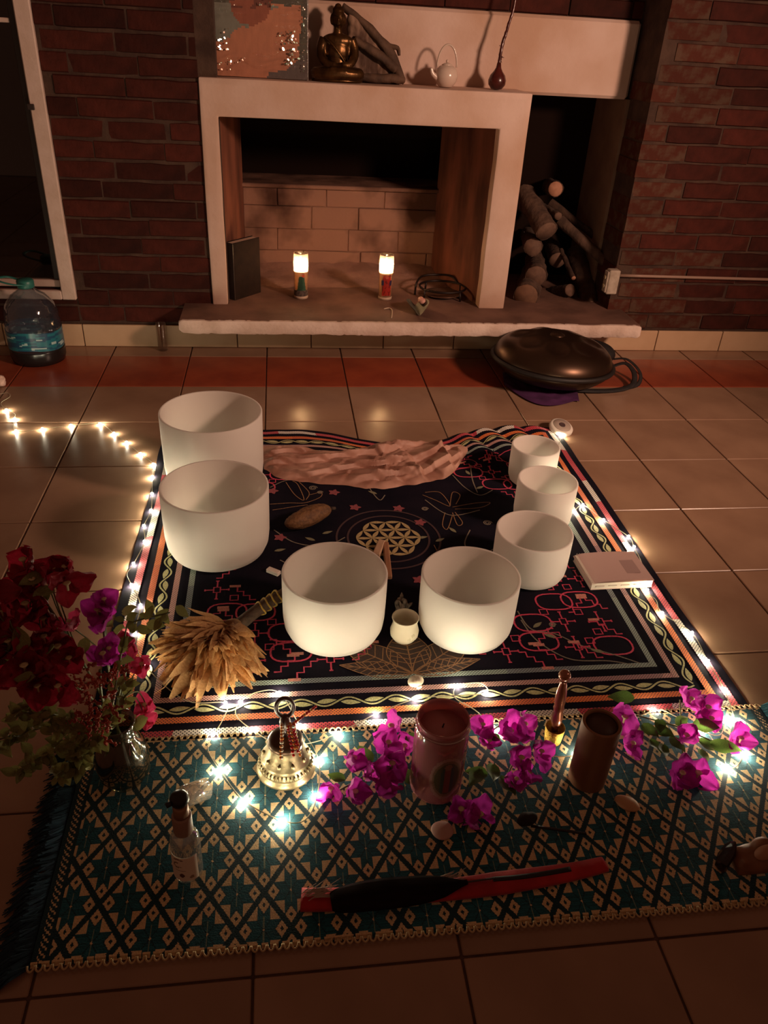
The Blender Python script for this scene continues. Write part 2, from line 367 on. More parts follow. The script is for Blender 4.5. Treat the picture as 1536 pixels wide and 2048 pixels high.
# ------------------------------------------------------------------ fireplace
FY = 0.445; HZ = 0.195
fp = thing('fireplace', 'white plastered fireplace surround with open sooty firebox and wide hearth', 'fireplace', (1.09, FY, 0))
def rough_box(x0, x1, y0, y1, z0, z1, amp=.003, step=.05, bev=.006):
    """plaster block with slightly uneven edges: front face gridded"""
    b = MB(); nx = max(2, int((x1-x0)/step)+1); nzn = max(2, int((z1-z0)/step)+1)
    def f(u, v):
        x = x0+(x1-x0)*u; z = z0+(z1-z0)*v; ex = min(u, 1-u)*(x1-x0); ez = min(v, 1-v)*(z1-z0)
        e = 1 if ex > 1e-6 and ez > 1e-6 else 0
        return (x+nz(x*31, z*29, 5)*amp, y0+(0 if e else bev)+nz(x*13, z*11)*amp*.7, z+nz(x*23, z*27, 9)*amp)
    # inset ring for the rounded arris
    us = [0, bev/(x1-x0)]+[bev/(x1-x0)+(1-2*bev/(x1-x0))*i/(nx) for i in range(1, nx)]+[1-bev/(x1-x0), 1]
    vs_ = [0, bev/(z1-z0)]+[bev/(z1-z0)+(1-2*bev/(z1-z0))*i/(nzn) for i in range(1, nzn)]+[1-bev/(z1-z0), 1]
    vs = [f(u, v) for v in vs_ for u in us]; U = len(us); V = len(vs_); fs = []
    for j in range(V-1):
        for i in range(U-1): fs.append((j*U+i, j*U+i+1, (j+1)*U+i+1, (j+1)*U+i))
    border = [i for i in range(U)]+[j*U+U-1 for j in range(1, V)]+[(V-1)*U+i for i in range(U-2, -1, -1)]+[j*U for j in range(V-2, 0, -1)]
    n0 = len(vs); vs += [(vs[i][0], y1, vs[i][2]) for i in border]; nb = len(border)
    for k in range(nb):
        k2 = (k+1) % nb; fs.append((border[k], n0+k, n0+k2, border[k2]))
    fs.append(tuple(n0+k for k in range(nb)))
    return b.add(vs, fs)
def P_(name, mb, m, parent=fp, sm=True):
    o = obj(name, mb, m, parent, world=True)
    if sm: auto_smooth(o, 40)
    return o
import bmesh
def surround():
    bm = bmesh.new(); out = [(.432, HZ-.002), (.499, HZ-.002), (.499, .930), (1.619, .930), (1.619, HZ-.002), (1.737, HZ-.002), (1.737, 1.062), (.432, 1.062)]
    def dens(a, b): n = max(1, int(math.hypot(b[0]-a[0], b[1]-a[1])/.06)); return [(a[0]+(b[0]-a[0])*i/n, a[1]+(b[1]-a[1])*i/n) for i in range(n)]
    f = bm.faces.new([bm.verts.new((x, FY, z)) for x, z in out]); r = bmesh.ops.extrude_face_region(bm, geom=[f])
    for v in r['geom']:
        if isinstance(v, bmesh.types.BMVert): v.co.y = BY+.01 if v.co.z > .92 else .66
    bmesh.ops.recalc_face_normals(bm, faces=bm.faces[:])
    bmesh.ops.bevel(bm, geom=bm.edges[:], offset=.006, segments=2, affect='EDGES', profile=.5)
    bmesh.ops.triangulate(bm, faces=[q for q in bm.faces if len(q.verts) > 4])
    bmesh.ops.subdivide_edges(bm, edges=[e for e in bm.edges if e.calc_length() > .12], cuts=5, use_grid_fill=True)
    b = MB()
    for v in bm.verts: v.co += Vector((nz(v.co.x*19, v.co.z*23, 3), .5*nz(v.co.x*9, v.co.z*8, 6), nz(v.co.x*21, v.co.z*17, 9)))*.0025
    bm.verts.index_update(); b.add([v.co[:] for v in bm.verts], [[v.index for v in q.verts] for q in bm.faces]); bm.free(); return b
P_('surround', surround(), m_plaster)
# hearth slab with chipped white nosing
P_('hearth_slab', MB().box(.312, 2.306, .232, 1.12, .145, HZ), m_hearth, sm=False)
e = MB(); xs = [.308+(2.311-.308)*i/220 for i in range(221)]
vs = []; fs = []
for x in xs:
    ed = min(x-.308, 2.311-x); c = .012*max(0, 1-ed/.012)
    zb = .139+.006*max(0, nz(x*14, 2.2)+.15)+(.010*max(0, nz(x*70, 7.7)-.25))+c; zt = HZ+.001-.004*max(0, nz(x*9, 4.4))-.003*max(0, nz(x*55, 1.4))-c*.5
    y = .218+.003*nz(x*20, 1)
    vs += [(x, .236, zt+.0005), (x, y+.004+c*.5, zt), (x, y+c*.4, zt-.005), (x, y+c*.4, zb+.004), (x, y+.003, zb), (x, .236, zb)]
for i in range(220):
    for k in range(6):
        k2 = (k+1) % 6; fs.append((i*6+k, i*6+k2, (i+1)*6+k2, (i+1)*6+k))
fs.append((5, 4, 3, 2, 1, 0)); fs.append(tuple(220*6+k for k in range(6)))
P_('hearth_nosing', MB().add(vs, fs), m_chip)
# firebox: side walls, brick back, smoke shelf, throat
FB = 1.0
s = MB(); vs = [(.497, .50, HZ), (.560, FB, HZ), (.560, FB, 1.0), (.497, .50, 1.0), (.43, .50, HZ), (.43, FB, HZ), (.43, FB, 1.0), (.43, .50, 1.0)]
bf = [(0, 1, 2, 3), (7, 6, 5, 4), (0, 4, 5, 1), (3, 2, 6, 7), (0, 3, 7, 4), (1, 5, 6, 2)]
P_('firebox_side', s.add(vs, bf), m_fireside, sm=False)
s = MB(); vs = [(1.621, .50, HZ), (1.49, FB, HZ), (1.49, FB, 1.0), (1.621, .50, 1.0), (1.735, .50, HZ), (1.735, FB, HZ), (1.735, FB, 1.0), (1.735, .50, 1.0)]
P_('firebox_side', s.add(vs, [tuple(reversed(q)) for q in bf]), m_fireside, sm=False)
back = P_('firebox_back', MB().box(.44, 1.72, FB+.005, FB+.16, .15, .592), m_fire, sm=False)
z = HZ+.0; r = 0
def fbrick(L, h, seed):
    b = MB().box(-L/2+.002, L/2-.002, -.004, .05, .001, h-.001, .003)
    b.v = [(x+nz(x*21, z_*33, seed)*.003, y+nz(x*15, z_*19, seed+4)*.004, z_+nz(x*18, z_*9, seed+8)*.003) for x, y, z_ in b.v]; return b.mesh('brick', m_fire)
while z < .585:
    h = .104; x = .556-(.15 if r % 2 else 0)
    while x < 1.50:
        L = .31*(1+.5*nz(x*5, r*3.1)); a = max(x, .556); b_ = min(x+L, 1.495)
        if b_-a > .03: inst('brick', fbrick(b_-a, min(h, .588-z), random.random()*9), Matrix.Translation(((a+b_)/2-fp.location.x, FB-FY+random.uniform(-.004, .004), z)), back)
        x += L
    z += h; r += 1
P_('smoke_shelf', MB().box(.43, 1.735, FB-.02, FB+.3, .588, .606, .004), m_fire, sm=False)
P_('smoke_throat', MB().box(.43, 1.735, FB+.28, FB+.34, .60, 1.2).box(.43, 1.735, .60, FB+.34, 1.0, 1.03), m_soot_dark, sm=False)
# ash bank sloping up at the back
def ash(u, v):
    x = .50+1.10*u; y = .60+.46*v; k = max(0, v-.15)/.85
    xm = 1-(2*u-1)**6
    return (x, y, HZ-.004+(.075*k**1.6+.028*k*nz(x*6, y*7, 2)+.012*k*nz(x*23, y*25, 1))*xm+.002*nz(x*12, y*12))
P_('ash_bank', MB().grid(ash, 44, 20), mat('pale_ash', (0.30, 0.16, 0.12), 0.95, c2=(0.19, 0.095, 0.068), scale=9, bump=.5, bscale=50, bdist=.01), sm=True)
struct(obj('wall_niche', MB().box(1.70, 2.26, 1.04, 1.08, .15, 1.06), m_soot_dark))  # niche back coloured flat black
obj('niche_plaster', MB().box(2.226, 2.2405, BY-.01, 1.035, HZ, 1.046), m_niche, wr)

# ------------------------------------------------------------------ mantel things
MZ = 1.0635
# wrapped picture
pt = thing('wrapped_painting', 'abstract painting in clear crinkled film standing on mantel left end', 'painting', (.643, .535, MZ))
tilt = Matrix.Rotation(math.radians(-7), 4, 'X')
pb = MB().box(-.203, .203, 0, .022, 0, .56, .002, M=tilt); obj('stretcher', pb, mat('dark_stretcher_wood', (.05, .025, .015), .6), pt)
cv = MB(); nu, nv = 58, 80
cv.grid(lambda u, v: tilt @ Vector((-.201+.402*u, -.0015, .001+.558*v)), nu, nv); cols = []
for j in range(nv-1):
    for i in range(nu-1):
        u = (i+.5)/(nu-1); v = (j+.5)/(nv-1)*.558/.402       # v in widths
        w = .05*nz(u*5, v*5)+.02*nz(u*17, v*17); k = .06*nz(u*23, v*9, 4)
        if ((u-.47)/.21)**2+((v-.74)/.32)**2 < 1+w*4: c = (.30, .09, .05) if v < .56+w or abs(nz(u*6, v*14)) > .22 else (.15, .045, .03)
        elif u > .62+w and v < .05+.30*max(0, u-.70)*2+w: c = (.10, .085, .08)
        elif v > .20+.52*u+w and v < .60: c = (.20, .21, .17)
        elif v >= .60+w or u > .93+w: c = (.075, .075, .055)
        else: c = (.50, .20, .11)
        cols.append(tuple(max(0, 1.5*q*(1+k*2.2)) for q in c))
cv.col = cols; obj('canvas', cv, mat('painted_canvas', (1, 1, 1), .7, attr='Col', bump=.2, bscale=120), pt)
fm = MB(); fm.grid(lambda u, v: tilt @ Vector((-.206+.412*u, -.0065-.0042*math.sin(2*PI*v*.56/.042+5*nz(u*4, v*5))*min(1, max(.12, 2.2*abs(u-.45)+1.2*nz(u*3.1, v*6.3, 2)))-.002*abs(nz(u*14, v*16)), .001+.56*v)), 120, 220)
obj('clear_film', fm, glass('crinkled_film', (.96, .96, .96), .20, .022, bump=.25, bscale=40), pt, smooth=True)
fk = MB(); random.seed(17); gd_ = Vector((.69, -1.745, .13)).normalized()  # metal flecks added and tilted towards the lamp to make the film's glints
spots = [(random.gauss(583, 7), random.uniform(62, 130), 1.0) for _ in range(46)]+[(random.gauss(410, 3), random.uniform(15, 140), .7) for _ in range(26)]+[(random.uniform(422, 456), random.uniform(52, 108), .8) for _ in range(22)]+[(random.uniform(412, 505), random.uniform(115, 146), .7) for _ in range(16)]+[(random.gauss(530, 10), random.uniform(-10, 12), .8) for _ in range(12)]+[(random.gauss(607, 1.5), random.uniform(-20, 148), .6) for _ in range(26)]
for x, y, s_ in spots:
    p = W(x, y, .523); p = p+Vector((0, (p.z-MZ)*.12-.004, 0)); n_ = (gd_+Vector((random.gauss(0, .07), 0, random.gauss(0, .07)))).normalized(); t_ = n_.orthogonal().normalized(); t_.rotate(Matrix.Rotation(random.uniform(0, 6), 3, n_)); b_ = n_.cross(t_); a_ = random.uniform(.0022, .0050)*s_*1.3; c_ = random.uniform(.0014, .0030)*s_*1.3
    q = [p+t_*a_*u_+b_*c_*v_ for u_, v_ in ((-1, -.6), (.3, -1), (1, .2), (.2, 1), (-.8, .7))]; n0 = len(fk.v); fk.v += [tuple(k) for k in q]+[tuple(Vector(k)-n_*.0006) for k in q]
    fk.f += [tuple(n0+i for i in range(5)), tuple(n0+9-i for i in range(5))]+[(n0+i, n0+(i+1) % 5, n0+5+(i+1) % 5, n0+5+i) for i in range(5)]
o = obj('film_glints', fk, mat('glint_fleck_metal', (.95, .55, .45), .10, 1.0, c2=(.55, .95, .75), scale=160, worldpos=True, lo=.42, hi=.56), pt, world=True); o['kind'] = 'stuff'
for x in (-.207, .2045): obj('film_edge', MB().tube([tilt @ Vector((x+.002*nz(t*9, x*50), -.001, .56*t)) for t in [i/20 for i in range(21)]], [.0035+.0015*nz(i*.9, x*40) for i in range(21)], 6), glass('film_edge', (.95, .95, .95), .3, .12, body=.35, bodycol=(.8, .75, .7), bump=.8, bscale=60), pt, smooth=True)

# seated bronze statue
m_bronze = mat('dark_gilt_bronze', (.17, .085, .030), .34, .85, c2=(.07, .035, .014), scale=25, bump=.25, bscale=90, bdist=.003)
bs = thing('meditating_statue', 'gilt bronze seated meditating statue on the white mantel', 'statue', (.965, .565, MZ))
b = MB()
b.ball((0, .005, .028), (.088, .055, .026), 16, 10)
for sx in (-1, 1):
    b.tube(catmull([(.03*sx, .01, .03), (.075*sx, -.01, .03), (.078*sx, -.04, .028), (.02*sx, -.062, .03), (-.03*sx, -.06, .034)], 4), .023, 10)
    b.tube(catmull([(.052*sx, .008, .145), (.064*sx, .004, .115), (.064*sx, -.012, .085), (.045*sx, -.038, .062), (.012*sx, -.055, .057)], 4), [.021-.008*i/16 for i in range(17)], 10)
    b.ball((.0255*sx, -.002, .208), (.006, .009, .019), 8, 6)
b.ball((0, .006, .065), (.045, .034, .045), 14, 10); b.ball((0, .006, .105), (.049, .035, .05), 14, 10); b.ball((0, .006, .138), (.062, .031, .028), 14, 10)
b.tube([(0, .006, .15), (0, .004, .185)], .017, 10)
b.ball((0, 0, .212), (.0265, .029, .034), 16, 12); b.ball((0, .004, .236), (.025, .026, .015), 14, 8); b.ball((0, .006, .250), (.014, .014, .012), 10, 8)
b.ball((0, -.028, .208), (.005, .007, .010), 8, 6); b.ball((0, -.0255, .194), (.009, .005, .0045), 8, 6)
b.ball((0, -.050, .054), (.03, .014, .010), 10, 8)
me = remesh(b, .0034, 4); me.materials.append(m_bronze); obj('body', me, None, bs)
o = obj('robe_sash', MB().tube(catmull([(-.050, -.012, .150), (-.02, -.030, .125), (.012, -.030, .09), (.035, -.020, .06)], 6), .007, 8, squash=.5), m_bronze, bs, smooth=True)
obj('eyebrow_line', MB().tube([(-.016, -.0245, .220), (-.007, -.0292, .223), (0, -.0298, .219), (.007, -.0292, .223), (.016, -.0245, .220)], .0016, 6), m_bronze, bs, smooth=True)
obj('plinth', MB().lathe([(.10, 0), (.102, .006), (.098, .013), (.09, .015)], 28, squash=.62), m_bronze, bs, smooth=True)
# driftwood leaning beside it
m_drift = mat('weathered_driftwood', (.085, .042, .025), .8, c2=(.36, .22, .145), scale=13, lo=.42, hi=.6, bump=.6, bscale=50, bdist=.006, stretch=(1, 1, .4))
m_driftd = mat('dark_driftwood', (.05, .026, .015), .8, c2=(.12, .065, .038), scale=18, bump=.6, bscale=60, bdist=.006)
dw = thing('driftwood', 'branching weathered driftwood piece leaning right of the bronze statue', 'driftwood', (1.15, .60, MZ))
def rtube(pts, r, n=10, wob=.35, k=5): 
    c = catmull(pts, k); rr = [r[0]+(r[-1]-r[0])*i/(len(c)-1) for i in range(len(c))] if isinstance(r, tuple) else r
    return MB().tube(c, rr, n, wob=wob)
obj('main_limb', rtube([(-.165, .02, .255), (-.10, .01, .215), (-.03, 0, .16), (.03, 0, .10), (.075, -.01, .012)], (.012, .022)), m_driftd, dw, smooth=True)
sl = MB()
for k in range(26):
    u = k/25; x = -.135+.205*u; h_ = .225-.20*u**1.15
    for q in range(7): sl.ball((x+.006*nz(k*1.3, q), .012+.010*nz(k, q*2.1), .014+(h_-.014)*(q/6)*.94), (.014, .014+.008*nz(k*.7, q*.9), .022), 8, 6)
me = remesh(sl, .005, 3); me.materials.append(m_drift); obj('pale_slab', me, None, dw)
obj('lower_limb', rtube([(-.12, -.012, .145), (-.06, -.016, .118), (0, -.018, .085), (.05, -.014, .05)], (.014, .020)), m_driftd, dw, smooth=True)
obj('root_foot', rtube([(-.10, -.03, .022), (-.03, -.035, .018), (.04, -.03, .02), (.085, -.02, .016)], (.016, .016)), m_driftd, dw, smooth=True)
obj('end_stub', rtube([(.02, 0, .13), (.055, -.006, .125), (.062, -.01, .10)], (.012, .006)), m_driftd, dw, smooth=True)
# white teapot
m_china = mat('glazed_white_china', (.66, .53, .44), .22, coat=.4)
tp = thing('teapot', 'small white china teapot with tall hoop handle on mantel', 'teapot', (1.405, .57, MZ))
obj('body', MB().lathe([(.024, 0), (.030, .003), (.044, .022), (.047, .042), (.041, .062), (.028, .074), (.018, .078)], 28), m_china, tp, smooth=True)
lid = obj('lid', MB().lathe([(.022, .0745), (.021, .079), (.012, .084), (.004, .086)], 20), m_china, tp, smooth=True)
obj('knob', MB().ball((0, 0, .091), .006, 10, 8), m_china, lid, smooth=True)
obj('hoop_handle', MB().tube([(.040*math.cos(a), 0, .070+.078*math.sin(a)) for a in [PI*i/20 for i in range(21)]], .0038, 8), m_china, tp, smooth=True)
obj('spout', MB().tube(catmull([(-.035, -.01, .030), (-.058, -.014, .045), (-.066, -.016, .066)], 5), [.012-.006*i/10 for i in range(11)], 10), m_china, tp, smooth=True)
# dark gourd with long twisted stem
m_gourd = mat('dark_red_gourd', (.085, .014, .010), .28, c2=(.04, .008, .006), scale=20, coat=.3)
gd = thing('dried_gourd', 'dark red dried gourd with long twisting thorny stem on mantel', 'gourd', (1.615, .56, MZ))
obj('bulb', MB().lathe([(.006, 0), (.022, .003), (.034, .018), (.036, .034), (.030, .052), (.018, .066), (.011, .078), (.008, .095)], 24), m_gourd, gd, smooth=True)
st = catmull([(0, 0, .094), (.002, 0, .13), (.006, .002, .165), (.016, .004, .20), (.022, .004, .23), (.033, .006, .27), (.038, .008, .31), (.045, .01, .36)], 6)
obj('stem', MB().tube(st, [.0075-.003*i/(len(st)-1) for i in range(len(st))], 8, wob=.3), m_gourd, gd, smooth=True)
for q, d in (((.004, 0, .150), (-.012, -.004, .006)), ((.001, 0, .118), (.016, -.004, -.004)), ((0, 0, .112), (.010, -.004, -.016))):
    obj('thorn', MB().tube([q, Vector(q)+Vector(d)*.6, Vector(q)+Vector(d)], [.0035, .002, .0006], 6), m_gourd, gd, smooth=True)

# ------------------------------------------------------------------ firebox things
m_wax = mat('candle_wax', (.95, .72, .52), .5, translucent=.5)
m_flame = mat('flame', (1, .7, .3), .5, emit=(1.0, .62, .30), estr=FLAME_STRENGTH)
m_cglass = glass('candle_glass', (.97, .93, .9), .05, .04, body=.30, bodycol=(1, .86, .74), milky=True)
m_wick = mat('wick', (.02, .015, .01), .9)
def veladora(loc, label, kind):
    t = thing('glass_candle', label, 'candle', loc, group='lit candles in the firebox')
    R_ = .0325; H_ = .198
    obj('glass', MB().lathe([(R_*.86, .0), (R_*.94, .004), (R_*.95, .10), (R_, .125), (R_*1.03, .16), (R_, .185), (R_*.96, H_), (R_*.91, H_-.001), (R_*.95, .184), (R_*.98, .16), (R_*.95, .125), (R_*.9, .10), (R_*.9, .014), (.004, .012)], 28, cap1=False), m_cglass, t, smooth=True)
    obj('wax', MB().lathe([(R_*.88, .0145), (R_*.88, .10), (R_*.91, .122), (R_*.6, .120), (.003, .119)], 24), m_wax, t, smooth=True)
    obj('base_ring', MB().lathe([(R_*.84, .0005), (R_*.97, .001), (R_*.975, .010), (R_*.955, .0125)], 24), mat('pale_glass_base', (.6, .45, .33), .3), t, smooth=True)
    obj('wick', MB().tube([(0, 0, .118), (.001, 0, .128)], .0013, 6), m_wick, t)
    obj('flame', MB().lathe([(.0008, .126), (.0052, .133), (.0062, .140), (.0045, .152), (.0018, .163), (.0004, .168)], 12), m_flame, t, smooth=True)
    # printed figure band wrapped round the camera side of the glass
    lb = MB(); nu, nv = 40, 46; a0, a1 = -PI*.98, PI*.02
    lb.grid(lambda u, v: (R_*.965*math.cos(a0+(a1-a0)*u), R_*.965*math.sin(a0+(a1-a0)*u), .014+.104*v), nu, nv)
    cs = []; keep = []
    for j in range(nv-1):
        for i in range(nu-1):
            x = (i+.5)/(nu-1)*2-1; v = (j+.5)/(nv-1); c = None
            if kind == 'green':
                if abs(x) < .42*(1-.75*max(0, v-.25)) and .24 < v < .84: c = (.035, .10, .055) if x < .12+.2*nz(v*6, x*4) else (.05, .13, .075)
                if (x-.16)**2/.014+(v-.90)**2/.009 < 1: c = (.55, .10, .05)
                if v < .24: c = (.16, .12, .10) if nz(x*5, v*9) > -.1 else (.09, .07, .06)
            else:
                if abs(x) < .46*(1-.45*max(0, v-.55)) and .06 < v < .96: c = (.42, .03, .02) if nz(x*6, v*7) > -.15 else (.20, .012, .010)
                if abs(x) > .28 and abs(x) < .52 and .5 < v < .74: c = (.03, .03, .10)
                if x**2/.03+(v-.88)**2/.008 < 1: c = (.55, .12, .07)
            if c: keep.append(lb.f[j*(nu-1)+i]); cs.append(c)
    lb.f = keep; lb.col = cs; obj('printed_figure', lb, mat('candle_print', (1, 1, 1), .4, attr='Col', translucent=.25), t, label='green printed figure' if kind == 'green' else 'red printed figure')
    return t
veladora((.818, .565, HZ), 'lit glass candle with green printed figure in the firebox', 'green')
veladora((1.203, .57, HZ), 'lit glass candle with red printed figure in the firebox', 'red')
# leaning black book
bk = thing('black_book', 'tall black hardcover book standing inside the firebox left corner', 'book', (.566, .585, HZ), math.radians(50))
mcov = mat('black_book_cover', (.010, .005, .004), .8, c2=(.016, .008, .006), scale=30, spec=.15)
obj('cover_board', MB().box(-.085, .085, -.022, -.0175, 0, .245, .001), mcov, bk)
obj('cover_board', MB().box(-.085, .085, .0175, .022, 0, .245, .001), mcov, bk)
obj('spine', MB().box(-.0885, -.0848, -.022, .022, 0, .245, .0012), mat('grey_book_spine', (.05, .035, .03), .4), bk)
obj('pages', MB().box(-.084, .081, -.0172, .0172, .003, .242), mat('book_pages', (.62, .45, .34), .8), bk)
# iron trivet
m_iron = mat('black_iron', (.02, .012, .010), .45, .6)
tv = thing('iron_trivet', 'low black iron ring stand beside the red candle in firebox', 'trivet', (1.48, .62, HZ))
ring = [(.108*math.cos(a), .10*math.sin(a), .045) for a in [2*PI*i/40 for i in range(41)]]
obj('ring', MB().tube(ring, .0052, 8, cap=False), m_iron, tv, smooth=True)
obj('raised_hoop', MB().tube(catmull([(-.125, .02, .0), (-.12, .03, .05), (-.08, .095, .068), (.0, .115, .07), (.06, .10, .068), (.085, .07, .045)], 6), .005, 8), m_iron, tv, smooth=True)
for a in (.5, 2.2, 3.7, 5.4): obj('leg', MB().tube([(.108*math.cos(a), .10*math.sin(a), .044), (.113*math.cos(a), .105*math.sin(a), 0)], .0048, 8), m_iron, tv, smooth=True)
obj('ash_pan', MB().lathe([(.085, .012), (.09, .016), (.088, .018), (.08, .015), (.01, .014)], 28, squash=.92), mat('dull_pan', (.16, .09, .06), .35, .6), tv, smooth=True)
# little dish with a pink shell
ds = thing('incense_dish', 'small folded grey green dish holding pink shell on hearth', 'dish', (1.325, .385, HZ))
obj('dish', MB().grid(lambda u, v: ((u-.5)*.10*(1-.55*(2*v-1)**2), (v-.5)*.13, .002+.042*abs(2*u-1)**1.5*(1-.4*(2*v-1)**2)+.008*v), 16, 14), mat('grey_green_stone', (.11, .10, .07), .5, c2=(.06, .06, .045), scale=40), ds, smooth=True)
obj('pink_shell', MB().ball((.022, .030, .040), (.016, .022, .015), 12, 8, nz=.35, nsc=60), mat('pink_shell', (.62, .30, .24), .4, c2=(.7, .42, .34), scale=50), ds, smooth=True)
hk = obj('curled_string', MB().tube(catmull([G(768, 618, HZ+.003), G(778, 616, HZ+.004), G(784, 620, HZ+.004), G(784, 630, HZ+.003), G(783, 636, HZ+.003)], 5), .0022, 6), mat('white_string', (.62, .5, .4), .7), smooth=True)
tag(hk, 'short curled white string lying on hearth before red candle', 'string')

# ------------------------------------------------------------------ firewood in the niche
m_bark = mat('grey_bark', (.12, .068, .045), .95, c2=(.055, .03, .02), scale=30, bump=.8, bscale=45, bdist=.008, stretch=(1, 1, .5))
m_barkd = mat('dark_bark', (.07, .036, .022), .95, c2=(.035, .018, .012), scale=30, bump=.8, bscale=45, bdist=.008)
m_cut = mat('pink_cut_wood', (.48, .24, .15), .8, c2=(.36, .17, .10), scale=40)  # brighter pink cut wood, for the topmost log and a stick tip
m_cutd = mat('old_cut_wood', (.17, .095, .062), .85, c2=(.11, .06, .04), scale=35)
def log(label, a, b, r0, r1, bark, cut):
    a = Vector(a); b = Vector(b); d = (b-a); t = thing('firewood_log', label, 'log', a, group='firewood stacked in the niche')
    pts = [d*(i/7)+Vector((nz(i*.8, a.x*9), nz(i*.7, a.z*9), nz(i*.9, a.y*5)))*.006*(0 < i < 7) for i in range(8)]
    obj('bark', MB().tube(pts, [r0+(r1-r0)*i/7 for i in range(8)], 14, wob=.22), bark, t, smooth=False); auto_smooth(t.children[0], 60)
    n = -d.normalized(); q = n.to_track_quat('Z', 'Y').to_matrix().to_4x4()
    obj('cut_end', MB().lathe([(r0*.95, -.001), (r0*.93, .003), (.001, .004)], 16, M=q), cut, t, smooth=True)
def nw(x, y, Y): return W(x, y, Y)
log('log with bright pink end, topmost in niche', nw(1111, 378, .70), nw(1098, 372, 1.0), .034, .036, m_barkd, m_cut)
log('thick grey log tilting down towards hearth, left of niche', nw(1093, 462, .62), nw(1048, 385, .86), .050, .048, m_bark, m_cutd)
log('round log end resting under the thick tilted log', nw(1066, 494, .66), nw(1058, 470, .98), .042, .042, m_bark, m_cutd)
log('knobbly log chunk third up from niche floor', nw(1072, 552, .64), nw(1070, 515, .95), .050, .046, m_bark, m_cutd)
log('squared log at niche floor against white pillar', nw(1052, 592, .56), nw(1066, 545, .95), .058, .056, m_bark, mat('brown_cut_wood', (.20, .10, .055), .85, c2=(.14, .07, .04), scale=30))
log('long pale branch slanting down to wall socket', nw(1222, 535, .60), nw(1120, 440, .80), .021, .026, m_bark, m_cutd)
log('long thin dark branch above the pale slanting branch', nw(1232, 505, .72), nw(1100, 405, .90), .014, .020, m_barkd, m_cutd)
log('thin stick with pink tip poking out mid pile', nw(1147, 556, .60), nw(1122, 500, .80), .011, .012, m_barkd, m_cut)
log('short log lying right of the squared log', nw(1140, 580, .62), nw(1090, 590, .80), .030, .034, m_barkd, m_cutd)
log('thick dark log standing on niche floor near socket', nw(1180, 612, .60), nw(1150, 500, .84), .046, .044, m_barkd, m_cutd)
log('dark back log behind the pink ended stick', nw(1115, 520, .78), nw(1100, 480, 1.0), .040, .040, m_barkd, m_cutd)
log('small broken stub above the thick grey log', nw(1116, 432, .66), nw(1085, 415, .86), .018, .020, m_bark, m_cutd)

# socket box and conduit on the right wall
m_pvc = mat('old_white_plastic', (.50, .42, .34), .5, c2=(.36, .29, .22), scale=30)
sx = thing('wall_socket', 'chipped white socket box on brick corner beside firewood', 'socket', (JX-.012, WY-.012, .30))
obj('box', MB().box(-.030, .020, -.034, .011, -.022, .085, .004), m_pvc, sx)
obj('face_plate', MB().box(-.038, -.0305, -.030, .008, -.015, .078, .002), m_pvc, sx)
for zz in (.05, .012): obj('outlet', MB().lathe([(.011, 0), (.011, .004), (.006, .005)], 14, M=Matrix.Translation((-.0385, -.011, zz)) @ Matrix.Rotation(-PI/2, 4, 'Y')), mat('yellowed_plastic', (.42, .33, .20), .4), sx, smooth=True)
a = W(1240, 551, WY-.012); c2_ = W(1536, 559, WY-.012); d_ = (c2_-a)
cdt = obj('wall_conduit', MB().tube([a+d_*(i/10*1.5) for i in range(11)], .007, 10), mat('painted_conduit', (.30, .19, .14), .45), smooth=True)
tag(cdt, 'thin painted conduit running level along right brick wall', 'pipe')

# ------------------------------------------------------------------ on the floor by the wall
jg = thing('water_jug', 'large clear plastic water jug with teal label left of wall', 'jug', (-.285, .295, 0))
m_jug = glass('jug_plastic', (.80, .88, .92), .10, .08, body=.14, bodycol=(.10, .13, .18), bump=.25, bscale=14)
Rj = .108
obj('body', MB().lathe([(Rj*.86, .004), (Rj*.97, .012), (Rj, .03), (Rj*.98, .085), (Rj, .09), (Rj, .165), (Rj*.96, .172), (Rj*.97, .20), (Rj*.86, .235), (Rj*.62, .268), (Rj*.36, .288), (.026, .30), (.026, .312)], 36, cap1=False), m_jug, jg, smooth=True)
obj('base_shade', MB().lathe([(Rj*.80, .0005), (Rj*.95, .002), (Rj*1.005, .022), (Rj*1.015, .055), (Rj*1.005, .058)], 32), mat('jug_base_shade', (.012, .010, .010), .25), jg, smooth=True)  # black foot added to hold the shadow at the jug's base
lb = MB(); nu, nv = 60, 16; lb.grid(lambda u, v: (Rj*1.012*math.cos(2*PI*u), Rj*1.012*math.sin(2*PI*u), .066+.075*v+.004*math.sin(2*PI*u*3)), nu, nv)
lb.col = [((.02, .16, .20) if nz(i*.15, j*.5) > .0 else (.015, .07, .13)) if nz(i*.22, j*.35, 5) < .33 else (.35, .5, .5) for j in range(nv-1) for i in range(nu-1)]
obj('label_band', lb, mat('teal_label', (1, 1, 1), .3, attr='Col'), jg, smooth=True)
obj('cap', MB().lathe([(.031, .300), (.033, .304), (.033, .326), (.028, .332), (.004, .333)], 28), mat('teal_cap', (.02, .14, .115), .4), jg, smooth=True)
obj('carry_handle', MB().tube(catmull([(.03, 0, .312), (-.02, -.05, .322), (-.075, -.055, .336), (-.10, -.01, .336), (-.07, .035, .33), (-.01, .03, .312)], 5), .007, 8, squash=.5), _mats['teal_cap'], jg, smooth=True)
gt = thing('drinking_glass', 'tall clear drinking glass standing against the cream skirting', 'glass', (.208, .405, 0))
obj('wall', MB().lathe([(.018, .0), (.0205, .003), (.023, .12), (.0225, .122), (.0215, .12), (.019, .008), (.002, .007)], 24), glass('tumbler_glass', (.96, .95, .93), .10, .03), gt, smooth=True)
